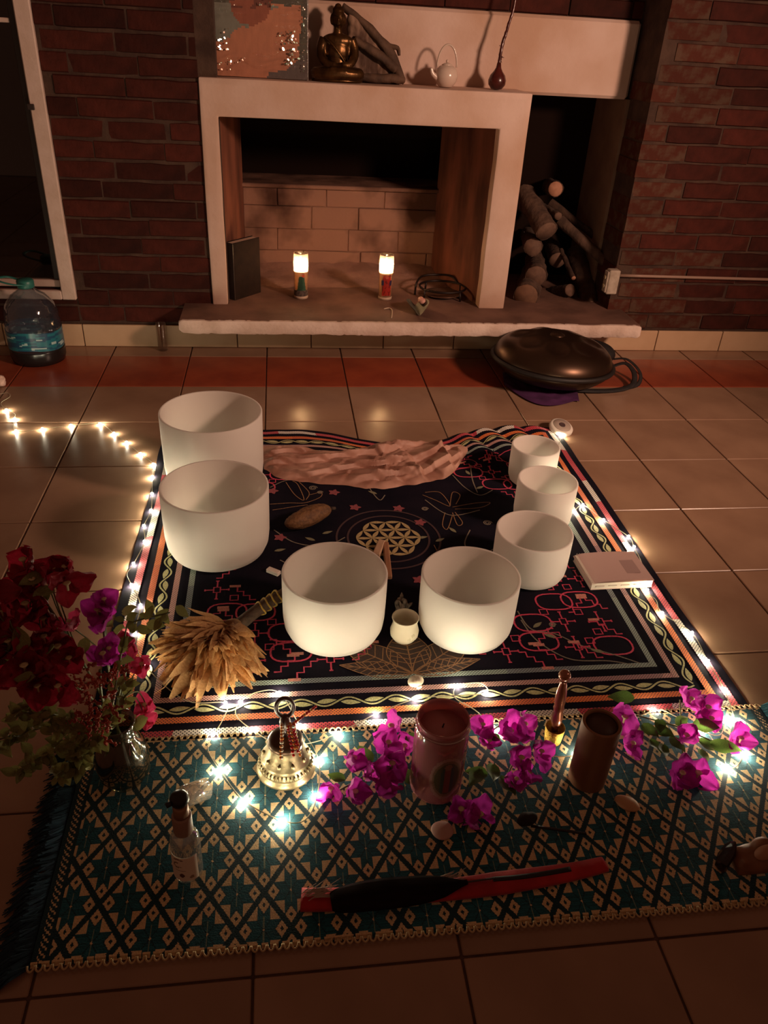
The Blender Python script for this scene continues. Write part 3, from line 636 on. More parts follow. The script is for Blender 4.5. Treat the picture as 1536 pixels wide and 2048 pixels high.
# paper at the left edge
pw = obj('crumpled_tissue', MB().ball(G(-8, 762, .02), (.030, .024, .022), 14, 10, nz=.8, nsc=45), mat('pink_tissue', (.55, .36, .30), .9))
tag(pw, 'crumpled pink tissue on floor at far left edge', 'tissue')

# handpan, its bag and a purple scarf
hp = thing('handpan', 'bronze brown steel handpan drum resting before the hearth', 'handpan', (1.862, .055, .100)); hp.rotation_euler = (math.radians(-1), math.radians(3), .3)
m_steel = mat('bronzed_steel', (.085, .050, .032), .36, .85, c2=(.06, .033, .021), scale=4)
Rh = .250
prof = [(Rh, .004)]+[(Rh*math.cos(t)**.8, .004+.108*math.sin(t)) for t in [PI/2*i/16 for i in range(1, 16)]]+[(.001, .112)]
top = MB().lathe(prof, 72)
fields = [(Rh*.60*math.cos(a), Rh*.60*math.sin(a)) for a in [2*PI*k/8+.2 for k in range(8)]]
nv_ = []
for x, y, z_ in top.v:
    dz = 0
    for fx, fy in fields:
        d = math.hypot(x-fx, y-fy)
        if d < .055: dz -= .007*(1-(d/.055)**2)**2*2.2
        if d < .022: dz += .006*(1-(d/.022)**2)
    d = math.hypot(x, y)
    if d < .085: dz -= .006*math.cos(d/.085*PI/2)
    nv_.append((x, y, z_+dz))
top.v = nv_; sh = obj('top_shell', top, m_steel, hp, smooth=True)
obj('ding', MB().lathe([(.034, 0), (.030, .006), (.020, .012), (.010, .015), (.001, .016)], 24, c=(0, 0, .104)), m_steel, sh, smooth=True)
obj('bottom_shell', MB().lathe([(Rh, -.004), (Rh*.95, -.03), (Rh*.8, -.06), (Rh*.55, -.082), (Rh*.25, -.092), (.02, -.094)], 56), mat('dark_steel', (.05, .03, .02), .4, .8), hp, smooth=True)
obj('rim_band', MB().tube([((Rh+.004)*math.cos(a), (Rh+.004)*math.sin(a), 0) for a in [2*PI*i/72 for i in range(73)]], .010, 10, cap=False), mat('black_rubber', (.010, .007, .006), .6), hp, smooth=True)
m_black = mat('black_nylon', (.006, .004, .004), .75, c2=(.014, .010, .009), scale=40, bump=.4, bscale=60)
bg_ = thing('handpan_bag', 'black padded handpan bag lying flat under the handpan', 'bag', (1.955, .165, 0))
def bagz(a): return 1+.10*math.sin(2*a+.6)+.05*math.sin(3*a)
bagp = [(.16, .001), (.20, .003), (.215, .006), (.21, .0075), (.16, .0075), (.01, .007)]
obj('body', MB().lathe(bagp, 48, wob=lambda a, z_: bagz(a)), m_black, bg_, smooth=True)
obj('padded_lid', MB().ball((.135, .085, .060), (.125, .085, .054), 28, 16, nz=.15, nsc=9), m_black, bg_, smooth=True)
obj('strap', MB().tube(catmull([(.20, -.06, .05), (.255, -.07, .07), (.275, -.13, .05), (.25, -.19, .02), (.17, -.225, .012), (.06, -.235, .012), (-.05, -.22, .012)], 6), .012, 8, squash=.35), m_black, bg_, smooth=True)
obj('strap', MB().tube(catmull([(.22, -.02, .07), (.27, -.05, .08), (.305, -.12, .05), (.285, -.17, .015), (.21, -.20, .010)], 6), .009, 8, squash=.35), m_black, bg_, smooth=True)
ps = MB()
def purple(u, v):
    a = G(1008+150*u, 752+34*u+ (20+24*math.sin(PI*min(1, u*1.05)))*v - 12*(1-u)*0, 0)
    e = min(u, 1-u, v, 1-v)
    return (a.x, a.y+.03*(1-v), .003+.020*max(0, e)**.5*(.5+nz(u*7, v*6))+.004)
ps.grid(purple, 34, 18); po = obj('purple_cloth', ps, mat('purple_cloth', (.085, .018, .095), .85, c2=(.05, .010, .055), scale=14), smooth=True)
tag(po, 'crumpled purple cloth peeking out beneath the handpan bag', 'cloth')
pk = thing('battery_puck', 'round white plastic battery puck at end of fairy lights', 'battery case', (*G(1121, 858, .012).xy, .016)); pk.rotation_euler = (math.radians(16), math.radians(8), 0)
m_wp = mat('white_plastic', (.80, .74, .64), .35)
obj('body', MB().lathe([(.030, -.014), (.041, -.011), (.046, -.002), (.0455, .008), (.040, .013), (.030, .0145)], 36), m_wp, pk, smooth=True)
obj('top_disc', MB().lathe([(.0345, .0142), (.034, .0158), (.012, .0155)], 32), mat('grey_plastic', (.42, .34, .28), .5), pk, smooth=True)
obj('button', MB().lathe([(.012, .0155), (.0115, .018), (.009, .0172), (.001, .0168)], 20), mat('dark_plastic', (.08, .05, .05), .4), pk, smooth=True)

# ================================================================== ALTAR CLOTH
CX0, CX1, CY0, CY1 = .312, 1.752, -1.850, -.405
def sst(a, b, x):
    t = max(0, min(1, (x-a)/(b-a))); return t*t*(3-2*t)
def cloth(x, y, lift=0.0):
    """drape: flat over most of its area, bunched along the far edge and rucked up at the far right corner"""
    k = sst(-.78, -.42, y); g = math.exp(-((x-1.17)/.22)**2)
    y2 = y-.125*k*g+.018*k*nz(x*5.5, 3.1)
    x2 = x+.012*k*nz(y*6, x*3, 8)+.010*nz(y*2.2, 1.5)*(1 if x < .36 or x > 1.70 else .0)
    h = .004+.0012*nz(x*6, y*6)
    r = sst(-.78, -.60, y)*sst(1.30, 1.40, x)*(1-sst(1.60, 1.74, x))
    h += r*(.020*abs(math.sin((x*1.0+y*.35)*30))+.014*max(0, nz(x*9, y*9, 2)))
    h += .010*sst(-.52, -.43, y)*max(0, nz(x*11, 4.2)+.25)
    edge = min(x-CX0, CX1-x, y-CY0, CY1-y); h = h*(1 if edge > .02 else .55+.45*edge/.02)
    return (x2, y2, h+lift)
ac = obj('altar_cloth', MB().grid(lambda u, v: cloth(CX0+(CX1-CX0)*u, CY0+(CY1-CY0)*v), 150, 150), mat('navy_black_cloth', (.006, .006, .013), .9, c2=(.012, .009, .017), scale=9, spec=.08, bump=.4, bscale=500, bdist=.001), smooth=True)
tag(ac, 'square black embroidered altar cloth with bright stitched borders under the bowls', 'cloth')
class RB(MB):
    """ribbons and patches lying on the cloth"""
    def rib(s, pts, w, lift=.0013, closed=False, step=.012, uv=False):
        P = [Vector((p[0], p[1], 0)) for p in pts]
        if closed: P.append(P[0].copy())
        Q = [P[0]]
        for a, b in zip(P, P[1:]):
            n = max(1, int((b-a).length/step))
            for i in range(1, n+1): Q.append(a.lerp(b, i/n))
        n0 = len(s.v); d = 0
        if uv and s.uv is None: s.uv = []
        for i, q in enumerate(Q):
            a = Q[max(i-1, 0)]; b = Q[min(i+1, len(Q)-1)]
            if closed and i in (0, len(Q)-1): a = Q[-2]; b = Q[1]
            t = (b-a); t = t.normalized() if t.length > 1e-9 else Vector((1, 0, 0)); nn = Vector((-t.y, t.x, 0))
            if i: d += (q-Q[i-1]).length
            ww = w[min(i, len(w)-1)] if isinstance(w, list) else w
            for sg in (-.5, .5):
                c = q+nn*ww*sg; s.v.append(cloth(c.x, c.y, lift))
                if uv: s.uv.append((d, ww*sg))
        for i in range(len(Q)-1): s.f.append((n0+2*i, n0+2*i+2, n0+2*i+3, n0+2*i+1))
        return s
    def leaf(s, c, ang, L, wd, lift=.0016, n=6):
        c = Vector((c[0], c[1], 0)); t = Vector((math.cos(ang), math.sin(ang), 0)); nn = Vector((-t.y, t.x, 0)); n0 = len(s.v)
        for i in range(n+1):
            u = i/n; w = wd*math.sin(PI*u**.85)**1.0
            for sg in (-.5, .5):
                q = c+t*(u-.5)*L+nn*w*sg; s.v.append(cloth(q.x, q.y, lift))
        for i in range(n): s.f.append((n0+2*i, n0+2*i+2, n0+2*i+3, n0+2*i+1))
        return s
    def poly(s, pts, lift=.0016):
        n0 = len(s.v); s.v += [cloth(p[0], p[1], lift) for p in pts]; s.f.append(tuple(n0+i for i in range(len(pts)))); return s
def thread(name, c, c2=None): return mat(name, c, .7, c2=c2 or tuple(q*.6 for q in c), scale=300, sheen=.2, spec=.3)
def rect(d): return [(CX0+d, CY0+d), (CX1-d, CY0+d), (CX1-d, CY1-d), (CX0+d, CY1-d)]
DK = (.010, .007, .013)
bands = [('edge_band', .034, .019, stitch('red_white_braid', (.60, .045, .075), (.80, .74, .66), DK, .0085, .26, .36)),
         ('orange_band', .071, .017, stitch('orange_braid', (.85, .20, .035), (.70, .14, .03), DK, .0075, .27, .5)),
         ('pink_band', .130, .015, stitch('dusty_pink_braid', (.62, .34, .30), (.42, .23, .24), DK, .0070, .25, .6)),
         ('grey_green_band', .168, .015, stitch('grey_green_braid', (.33, .43, .38), (.22, .27, .29), DK, .0075, .24, .5))]
for nm, d, w, m in bands:
    r = RB(); q = rect(d); h = w/2
    for i in range(4):
        a, b = Vector(q[i]), Vector(q[(i+1) % 4]); t = (b-a).normalized(); r.rib([a-t*h, b+t*h], w, .0013+.0002*(i % 2), uv=True)
    obj(nm, r, m, ac)
# vine border with leaves
vn = RB(); vl = RB(); q = rect(.100)
for i in range(4):
    a, b = Vector((*q[i], 0)), Vector((*q[(i+1) % 4], 0)); t = (b-a).normalized(); nn = Vector((-t.y, t.x, 0)); L = (b-a).length; per = .104
    vn.rib([a+t*(L*k/260)+nn*.0115*math.sin(2*PI*L*k/260/per) for k in range(261)], .0042, .0018, step=.02)
    for k in range(int(L/per*2)):
        s_ = (k+.5)*per/2; sg = -1 if k % 2 == 0 else 1
        c = a+t*(s_+.004)+nn*sg*.003; vl.leaf(c, math.atan2(t.y, t.x)+.12*sg, .044, .014)
obj('vine_border', vn, thread('pale_green_thread', (.66, .64, .30)), ac); vo = obj('vine_leaves', vl, thread('pale_green_thread', (0, 0, 0)), ac); vo['kind'] = 'stuff'
# centre medallion
C = (1.020, -1.120); dd = .047
lat = [(i, j) for i in range(-2, 3) for j in range(-2, 3) if abs(i+j) <= 2]
pos = lambda i, j: (C[0]+dd*(i+j*.5), C[1]+dd*j*math.sqrt(3)/2*1.02)
fo = RB()
for i, j in lat:
    for di, dj in ((1, 0), (0, 1), (-1, 1)):
        if (i+di, j+dj) in lat:
            a, b = pos(i, j), pos(i+di, j+dj); fo.leaf(((a[0]+b[0])/2, (a[1]+b[1])/2), math.atan2(b[1]-a[1], b[0]-a[0]), dd*1.0, .0125, .0018, 8)
ring = [(C[0]+.098*math.cos(2*PI*k/60), C[1]+.098*math.sin(2*PI*k/60)) for k in range(60)]
obj('flower_medallion', fo, thread('old_gold_thread', (.55, .42, .19)), ac)
rg = RB()
for R_ in (.118, .150): rg.rib([(C[0]+R_*math.cos(2*PI*k/60), C[1]+R_*math.sin(2*PI*k/60)) for k in range(60)], .006, closed=True)
obj('medallion_rings', rg, thread('plum_thread', (.055, .016, .022)), ac)
# crimson stepped pattern in the corners
cr = RB(); pk_ = RB(); WL = .0048
def S_(pts, w=WL, closed=False): cr.rib(pts, w, closed=closed)
def cross(x, y, s=.030, rot=0.0):
    c, n_ = math.cos(rot), math.sin(rot); R2 = lambda a, b: (x+a*c-b*n_, y+a*n_+b*c)
    h = s*.28; S_([R2(-h, -h*1.3), R2(h, -h*1.3), R2(h, h*1.3), R2(-h, h*1.3)], .0042, True)
    for dx, dy in ((1, 0), (-1, 0), (0, 1.25), (0, -1.25)):
        S_([R2(dx*h, dy*h), R2(dx*s, dy*s)], .0040); S_([R2(dx*s-dy*.3*s*.4, dy*s-dx*.3*s*.4*1.2), R2(dx*s+dy*.3*s*.4, dy*s+dx*.3*s*.4*1.2)], .0040)
def oval(x, y, a=.048, b=.033, rot=0):
    S_([(x+a*math.copysign(abs(math.cos(t))**.7, math.cos(t)), y+b*math.copysign(abs(math.sin(t))**.8, math.sin(t))) for t in [2*PI*k/20 for k in range(20)]], WL, True)
def step(x, y, sx, sy, n=3, s=.016):
    p = [(x, y)]
    for k in range(n): p.append((p[-1][0]+sx*s, p[-1][1])); p.append((p[-1][0], p[-1][1]+sy*s*1.1))
    S_(p, .0045); e = p[-1]; pk_.poly([(e[0]-sx*s*.5, e[1]), (e[0]+sx*s*1.3, e[1]), (e[0]+sx*s*1.3, e[1]+sy*s*.6), (e[0]-sx*s*.5, e[1]+sy*s*.6)])
def sq(x, y, s=.010): S_([(x-s, y-s), (x+s, y-s), (x+s, y+s), (x-s, y+s)], .0038, True)
def quarter(ox, oy, mx, my):
    """one corner of the field; (ox, oy) the inner corner, mx/my pointing into the field"""
    X = lambda a: ox+mx*a; Y = lambda b: oy+my*b
    for a, b in ((.15, .060), (.060, .15), (.33, .055), (.055, .33), (.155, .155)): cross(X(a), Y(b))
    for a, b in ((.060, .060), (.24, .085), (.085, .24), (.155, .235), (.235, .155)): oval(X(a), Y(b))
    for a, b in ((.112, .080), (.080, .112), (.19, .105), (.105, .19), (.195, .195), (.295, .10), (.10, .295)): sq(X(a), Y(b))
    for a, b, sa, sb in ((.10, .02, 1, 1), (.02, .10, 1, 1), (.20, .02, 1, 1), (.02, .20, 1, 1), (.285, .155, 1, -1), (.155, .285, -1, 1), (.19, .13, 1, -1), (.13, .19, -1, 1), (.38, .05, 1, 1), (.05, .38, 1, 1), (.30, .05, -1, -1)): step(X(a), Y(b), mx*sa, my*sb)
I0 = .180
for mx, ox in ((1, CX0+I0), (-1, CX1-I0)):
    for my, oy in ((1, CY0+I0), (-1, CY1-I0)): quarter(ox, oy, mx, my)
o = obj('crimson_pattern', cr, thread('crimson_thread', (.75, .05, .13)), ac); o['kind'] = 'stuff'; o = obj('salmon_blocks', pk_, thread('salmon_thread', (.72, .28, .22)), ac); o['kind'] = 'stuff'
# tan vines, scrolls and winged insects around the medallion
tn = RB(); gn = RB(); pf = RB()
def px(*ps): return [G(x, y, .005) for x, y in ps]
def curve(ps, w=.0035, tgt=None): (tgt or tn).rib([(p.x, p.y) for p in catmull(px(*ps), 8)], w, step=.02)
for ps in ([(1035, 1222), (1062, 1258), (1110, 1268), (1165, 1292), (1230, 1310), (1290, 1330)], [(1042, 1240), (1075, 1282), (1140, 1318), (1220, 1322), (1285, 1334)],
           [(560, 1120), (600, 1135), (640, 1118), (660, 1090)], [(548, 1060), (590, 1085), (650, 1092), (690, 1075)], [(850, 1000), (900, 1030), (960, 1020)], [(940, 930), (945, 960), (955, 985)],
           [(905, 950), (930, 975), (960, 990), (985, 980)], [(1000, 1090), (960, 1110), (930, 1090), (940, 1060)], [(540, 975), (580, 960), (640, 968)], [(730, 960), (745, 985), (760, 1000), (770, 990)]): curve(ps)
for ps in ([(572, 965), (590, 990), (608, 1000), (596, 970), (585, 962)], [(596, 962), (618, 985), (612, 1000)], [(540, 1008), (580, 1006), (610, 1006), (640, 995), (642, 985), (620, 990)], [(545, 1020), (585, 1014), (615, 1010)],
           [(845, 990), (870, 1000), (900, 1012), (880, 985), (850, 985)], [(900, 1012), (905, 985), (920, 990), (912, 1008)], [(905, 1014), (950, 1006), (980, 1005), (960, 1015), (910, 1018)], [(890, 1025), (885, 1050), (895, 1058), (905, 1030)], [(905, 1025), (915, 1050), (925, 1045), (910, 1024)],
           [(700, 1180), (690, 1210), (702, 1235)], [(868, 1090), (880, 1120), (860, 1140)]): curve(ps, .0026, gn)
for cx, cy, s in ((626, 976, 9), (975, 1046, 9), (850, 1018, 7), (640, 985, 6), (1105, 1250, 6)):
    c = G(cx, cy, .005); tn.rib([(c.x+(.014-.011*k/26)*(s/9)*math.cos(k*.5), c.y+(.014-.011*k/26)*(s/9)*math.sin(k*.5)) for k in range(27)], .0030)
for cx, cy in ((710, 1015), (797, 1017), (545, 982), (838, 1160), (668, 985), (560, 1075), (840, 1045), (690, 1230)):
    c = G(cx, cy, .005)
    for k in range(5): pf.leaf((c.x+.010*math.cos(k*1.257), c.y+.010*math.sin(k*1.257)), k*1.257, .020, .013)
ln = RB()
for cx, cy, an in ((620, 1078, 2.6), (655, 1065, .4), (1195, 1302, 2.8), (1075, 1250, .6), (690, 1100, 1.2), (560, 1100, .3), (905, 1060, 2.1), (880, 1080, .5), (1000, 1085, 1.0), (700, 1155, .9), (745, 985, 2.5), (870, 1195, 1.0), (960, 975, .5), (935, 945, 1.8), (1100, 1272, 2.7), (845, 1075, .2)):
    c = G(cx, cy, .005); ln.leaf((c.x, c.y), an, .034, .012)
o = obj('tan_scrolls', tn, thread('tan_thread', (.26, .22, .16)), ac); o['kind'] = 'stuff'; o = obj('insect_outlines', gn, thread('bronze_thread', (.34, .17, .07)), ac); o['kind'] = 'stuff'
o = obj('pink_blossoms', pf, thread('rose_thread', (.34, .06, .08)), ac); o['kind'] = 'stuff'; o = obj('small_leaves', ln, thread('sage_thread', (.26, .25, .14)), ac); o['kind'] = 'stuff'
# three brown leaves above the front border
bl = RB(); bv = RB(); base = G(826, 1347, .005)
for an, L, wd in ((PI/2, .155, .105), (PI*.80, .20, .085), (PI*.20, .20, .085), (PI*.93, .17, .05), (PI*.07, .17, .05)):
    t = Vector((math.cos(an), math.sin(an), 0)); nn = Vector((-t.y, t.x, 0)); c = base+t*L*.5
    bl.leaf(c, an, L, wd, .0013, 12); bv.rib([base, base+t*L*.96], .0032, .0020)
    bv.rib([base+t*L*u+nn*wd*.5*math.sin(PI*u**.85) for u in [i/16 for i in range(17)]], .0026, .0020); bv.rib([base+t*L*u-nn*wd*.5*math.sin(PI*u**.85) for u in [i/16 for i in range(17)]], .0026, .0020)
    for k in range(2, 9):
        u = k/10
        for sg in (-1, 1): bv.rib([base+t*L*u, base+t*L*min(.98, u+.10)+nn*sg*wd*.5*.92*math.sin(PI*min(.98, u+.10)**.85)], .0022, .0020)
o = obj('brown_leaves', bl, thread('dark_brown_thread', (.045, .020, .014)), ac); obj('leaf_veins', bv, thread('bronze_thread', (0, 0, 0)), ac)

# ================================================================== TEAL WOVEN RUNNER
RX0, RX1, RY0, RY1 = .318, 1.772, -2.270, -1.832; RZ = .0085
TE1, TE2, TEL, CRM = (.006, .078, .105), (.006, .046, .068), (.004, .030, .042), (.66, .48, .26)
import numpy as np
NX, NY = 980, 296; PX, PY = .0894, .1300
def rz(x, y): return RZ+.0010*nz(x*7, y*7)-(.0040 if min(x-RX0, RX1-x, y-RY0, RY1-y) < .003 else 0)
rn = MB(); rn.grid(lambda u, v: (RX0+(RX1-RX0)*u, RY0+(RY1-RY0)*v+.003*nz(u*6, v), rz(RX0+(RX1-RX0)*u, RY0+(RY1-RY0)*v)), NX, NY)
X_, Y_ = np.meshgrid(RX0+(RX1-RX0)*(np.arange(NX-1)+.5)/(NX-1), RY0+(RY1-RY0)*(np.arange(NY-1)+.5)/(NY-1))
u_ = np.abs((X_-.363+PX/2) % PX-PX/2)/(PX/2); v_ = np.abs((Y_+2.112+PY/2) % PY-PY/2)/(PY/2)
sw = (u_+1-v_) < (1-u_+v_); cu = np.where(sw, u_, 1-u_); cv_ = np.where(sw, 1-v_, v_); Ld = cu+cv_       # place inside one diamond
best = np.minimum(np.abs(cu-.655)+cv_, cu+np.abs(cv_-.655)); rg_ = np.random.default_rng(3)
row = rg_.random((NY-1, 1)); strk = np.repeat(rg_.random((NY-1, (NX-1)//14+1)), 14, axis=1)[:, :NX-1]
full = lambda c: np.ones((*X_.shape, 1))*np.array(c)
col_ = full(TE1)*(.55+.75*strk[..., None])+full(TE2)*.25
put = lambda m_, c: np.copyto(col_, full(c), where=m_[..., None])
put((cu < .018) & (cv_ < .34), (.16, .22, .16)); put((np.abs(cu-cv_) < .022) & (Ld < .50), TEL); put(Ld < .045, CRM)
put((cu > .235) & (cv_ > .265), CRM); put(best < .275, TE2); put(best < .225, CRM); put(best < .070, TEL); put(Ld > .868, TEL)
ex = np.minimum(X_-RX0, RX1-X_); put(ex < .030, TEL); put((ex < .024) & (ex > .012) & (((X_*260).astype(int)+(Y_*260).astype(int)) % 3 == 0), CRM)
ey = np.minimum(Y_-RY0, RY1-Y_); put((ey < .007) & ((X_*180).astype(int) % 3 > 0), CRM)
col_ *= (.84+.32*rg_.random(X_.shape))[..., None]; rn.col = col_.reshape(-1, 3)
ro = obj('woven_runner', rn, mat('woven_wool', (1, 1, 1), .85, attr='Col', bump=.5, bscale=420, bdist=.0015, sheen=.15, spec=.25))
tag(ro, 'teal and cream star patterned woven runner in front of altar cloth', 'rug')
m_fr = mat('navy_fringe', (.012, .045, .075), .9, c2=(.005, .02, .04), scale=60)
fr = MB(); random.seed(5)
for i in range(420):
    y = RY0+(RY1-RY0)*random.random(); L = random.uniform(.035, .062); y2 = y-.010+random.uniform(-.02, .012)-.02*(1-(y-RY0)/(RY1-RY0)); a = random.uniform(.001, .012)
    fr.tube([(RX0+.002, y, .006), (RX0-L*.5, (y+y2)/2+random.uniform(-.005, .005), .005+a), (RX0-L, y2, .003)], [.0022, .002, .001], 4)
f1 = obj('fringe', fr, m_fr, ro); f1['kind'] = 'stuff'
fr = MB()
for i in range(420):
    y = RY0+(RY1-RY0)*random.random(); L = random.uniform(.035, .062); y2 = y+random.uniform(-.012, .012); a = random.uniform(.001, .012)
    fr.tube([(RX1-.002, y, .006), (RX1+L*.5, (y+y2)/2, .005+a), (RX1+L, y2, .003)], [.0022, .002, .001], 4)
f2 = obj('fringe', fr, mat('teal_fringe', (.012, .085, .11), .9, c2=(.008, .045, .065), scale=60), ro); f2['kind'] = 'stuff'
# scalloped cream edging, front and back
for y, sg in ((RY1, 1), (RY0, -1)):
    sc_ = MB(); n = int((RX1-RX0)/.0125)
    for k in range(n):
        x = RX0+(k+.5)*(RX1-RX0)/n; sc_.tube(catmull([(x-.0055, y-.002*sg, .0085), (x-.004, y+.004*sg, .0082), (x, y+.007*sg, .0075), (x+.004, y+.004*sg, .0082), (x+.0055, y-.002*sg, .0085)], 2), .0017, 5)
    e = obj('scalloped_edging', sc_, mat('cream_yarn', (.50, .36, .19), .9), ro, smooth=True); e['kind'] = 'stuff'

# ================================================================== BOWLS
m_q = mat('frosted_quartz', (.94, .91, .86), .55, c2=(.92, .88, .83), scale=4, spec=.35, translucent=.42)
bowls = [((.511, -.796), .152, .255, 'largest frosted white crystal singing bowl, at the back left'),
         ((.541, -1.154), .142, .206, 'large frosted crystal bowl in front of the largest back left bowl'),
         ((.836, -1.511), .123, .177, 'frosted crystal bowl between feather broom and small cream cup'),
         ((1.157, -1.526), .1175, .168, 'frosted crystal bowl just right of the small cream cup'),
         ((1.382, -1.304), .102, .140, 'frosted crystal bowl beside the notebook, third from the puck'),
         ((1.493, -1.056), .088, .151, 'brightly lit frosted crystal bowl, middle of the right row'),
         ((1.534, -.802), .078, .133, 'smallest frosted crystal bowl, nearest the white puck')]
for (x, y), R_, H_, lab in bowls:
    th = .0055+R_*.012
    pr = [(R_*.02, .004), (R_*.62, .004), (R_*.78, H_*.018), (R_*.90, H_*.075), (R_*.965, H_*.18), (R_*.988, H_*.32), (R_*.994, H_*.55), (R_, H_-.002), (R_-.0015, H_), (R_-th+.0015, H_), (R_-th, H_-.002), (R_*.992-th, H_*.55), (R_*.984-th, H_*.33), (R_*.95-th, H_*.20), (R_*.875-th, H_*.10), (R_*.74-th*.5, H_*.05), (R_*.55, H_*.035+.006), (.002, H_*.03+.007)]
    b = obj('singing_bowl', MB().lathe(pr, 72), m_q, smooth=True); b.location = (x, y, .0035)
    tag(b, lab, 'bowl', 'crystal singing bowls on the altar cloth')

# ================================================================== THINGS ON THE CLOTH
# crumpled tan scarf
top_ = [(524, 886), (580, 884), (640, 893), (700, 892), (750, 882), (800, 873), (850, 878), (900, 884), (940, 890)]
bot_ = [(528, 938), (565, 958), (620, 966), (690, 972), (740, 978), (800, 974), (860, 965), (900, 950), (936, 905)]
tp_ = catmull([G(x, y, .02) for x, y in top_], 8); bt_ = catmull([G(x, y, .006) for x, y in bot_], 8)
def scarf(u, v):
    i = u*(len(tp_)-1); k = min(int(i), len(tp_)-2); f = i-k
    a = tp_[k].lerp(tp_[k+1], f); b = bt_[k].lerp(bt_[k+1], f); p = b.lerp(a, v)
    p.y += .012*nz(u*19, 3.3)*(1-v)+.010*nz(u*23, 7.7)*v
    e = min(1, min(v, 1-v)*6)*min(1, min(u, 1-u)*14)
    bulk = .030+.022*sst(.40, .62, u)*(1-.25*sst(.85, 1, u))
    wx = p.x+.045*nz(p.x*5, p.y*6, 5); wy = p.y+.040*nz(p.x*5, p.y*6, 9); ky = sst(.52, .80, u); z = 0; tri = lambda t: (t % 1)/.84 if (t % 1) < .84 else (1-(t % 1))/.16
    for am, fx, fy, ph in ((.55, 3.0, -11, .2), (.30, -6.0, -16, .57), (.15, 11, -8, .31)): z += (1-ky)*am*tri(wx*fx+wy*fy+ph)
    for am, fx, fy, ph in ((.50, 9, 2.5, .1), (.35, 6, -11, .57), (.15, -14, -8, .31)): z += ky*am*tri(wx*fx+wy*fy+ph)
    lean = z*e; z = bulk*(z**1.2)*e+.0065; p.y -= .010*lean
    return (p.x+.016*nz(p.x*11, p.y*12, 5)*e, p.y-.012*nz(p.x*13, p.y*12, 9)*e, z)
sf = obj('crumpled_scarf', MB().grid(scarf, 240, 96), mat('tan_pink_silk', (.58, .33, .25), .55, c2=(.33, .15, .10), scale=11, translucent=.1), smooth=True)  # darker patches in the silk colour imitate shadows between folds
auto_smooth(sf, 40); tag(sf, 'crumpled tan pink silk scarf along the far edge of altar cloth', 'scarf')
# bumpy oblong rattle
a, b_ = G(572, 1046, .03), G(660, 1026, .03); d = b_-a; c = (a+b_)/2; rt = thing('seed_rattle', 'bumpy brown oblong seed rattle beyond the left bowls', 'rattle', (c.x, c.y, .006), math.atan2(d.y, d.x))
m_seed = mat('brown_seed_husk', (.20, .095, .035), .7, c2=(.10, .045, .018), scale=90, bump=.8, bscale=140, bdist=.004)
pr = MB().ball((0, 0, .029), (.078, .031, .028), 40, 26); pr.v = [(x, y+.012*math.sin(x*22), z+.0) for x, y, z in pr.v]; pr.v = [tuple(Vector(q)+(Vector(q)-Vector((q[0]*.8, 0, .029))).normalized()*.0028*nz(q[0]*130, q[1]*130, q[2]*130)) for q in pr.v]
obj('body', pr, m_seed, rt, smooth=True)
obj('stem', MB().tube([(.076, .012, .03), (.092, .010, .03)], [.007, .004], 8), mat('dark_stem', (.05, .03, .02), .8), rt, smooth=True)
# two palo santo sticks
m_palo = mat('palo_santo', (.50, .33, .21), .8, c2=(.36, .20, .12), scale=30, stretch=(1, .2, 1))
m_palo2 = mat('reddish_palo', (.36, .17, .085), .8, c2=(.24, .10, .05), scale=30, stretch=(1, .2, 1))
for (p0, p1, w_, m, lab) in (((752, 1112), (764, 1083), .011, m_palo, 'short pale wooden incense stick on gold medallion'), ((778, 1156), (771, 1086), .0085, m_palo2, 'reddish wooden incense stick lying on gold medallion')):
    a, b_ = G(*p0, .012), G(*p1, .016); d = b_-a
    M_ = Matrix.Translation((a+b_)/2) @ d.to_track_quat('Y', 'Z').to_matrix().to_4x4(); L = d.length
    o = MB().box(-w_, w_, -L/2, L/2, -w_*.8, w_*.8, .003, M=M_); o = obj('incense_stick', o, m); tag(o, lab, 'stick', 'incense sticks')
a = G(547, 1143, .009); o = obj('selenite_piece', MB().box(-.019, .019, -.0085, .0085, -.006, .006, .002, M=Matrix.Translation(a) @ Matrix.Rotation(-.62, 4, 'Z')), mat('milky_selenite', (.75, .68, .6), .4)); tag(o, 'small white selenite bar left of the centre bowl', 'crystal')
# crystal cluster
cc = G(799, 1216, .006); cl = thing('crystal_cluster', 'small cloudy crystal cluster standing behind the cream cup', 'crystal', (cc.x, cc.y, .0055)); m_cr = mat('cloudy_crystal', (.46, .38, .31), .15, c2=(.30, .24, .19), scale=60, coat=.6, translucent=.25)
random.seed(3)
for k in range(13):
    an = random.uniform(0, 2*PI); tl = random.uniform(.1, .9); L = random.uniform(.016, .034); r = random.uniform(.004, .0075); dv = Vector((math.cos(an)*math.sin(tl), math.sin(an)*math.sin(tl), math.cos(tl)))
    M_ = Matrix.Translation((random.uniform(-.018, .018), random.uniform(-.024, .024), .002)) @ dv.to_track_quat('Z', 'Y').to_matrix().to_4x4()
    obj('crystal_point', MB().lathe([(r, 0), (r*.9, L*.7), (.0006, L)], 6, M=M_), m_cr, cl)
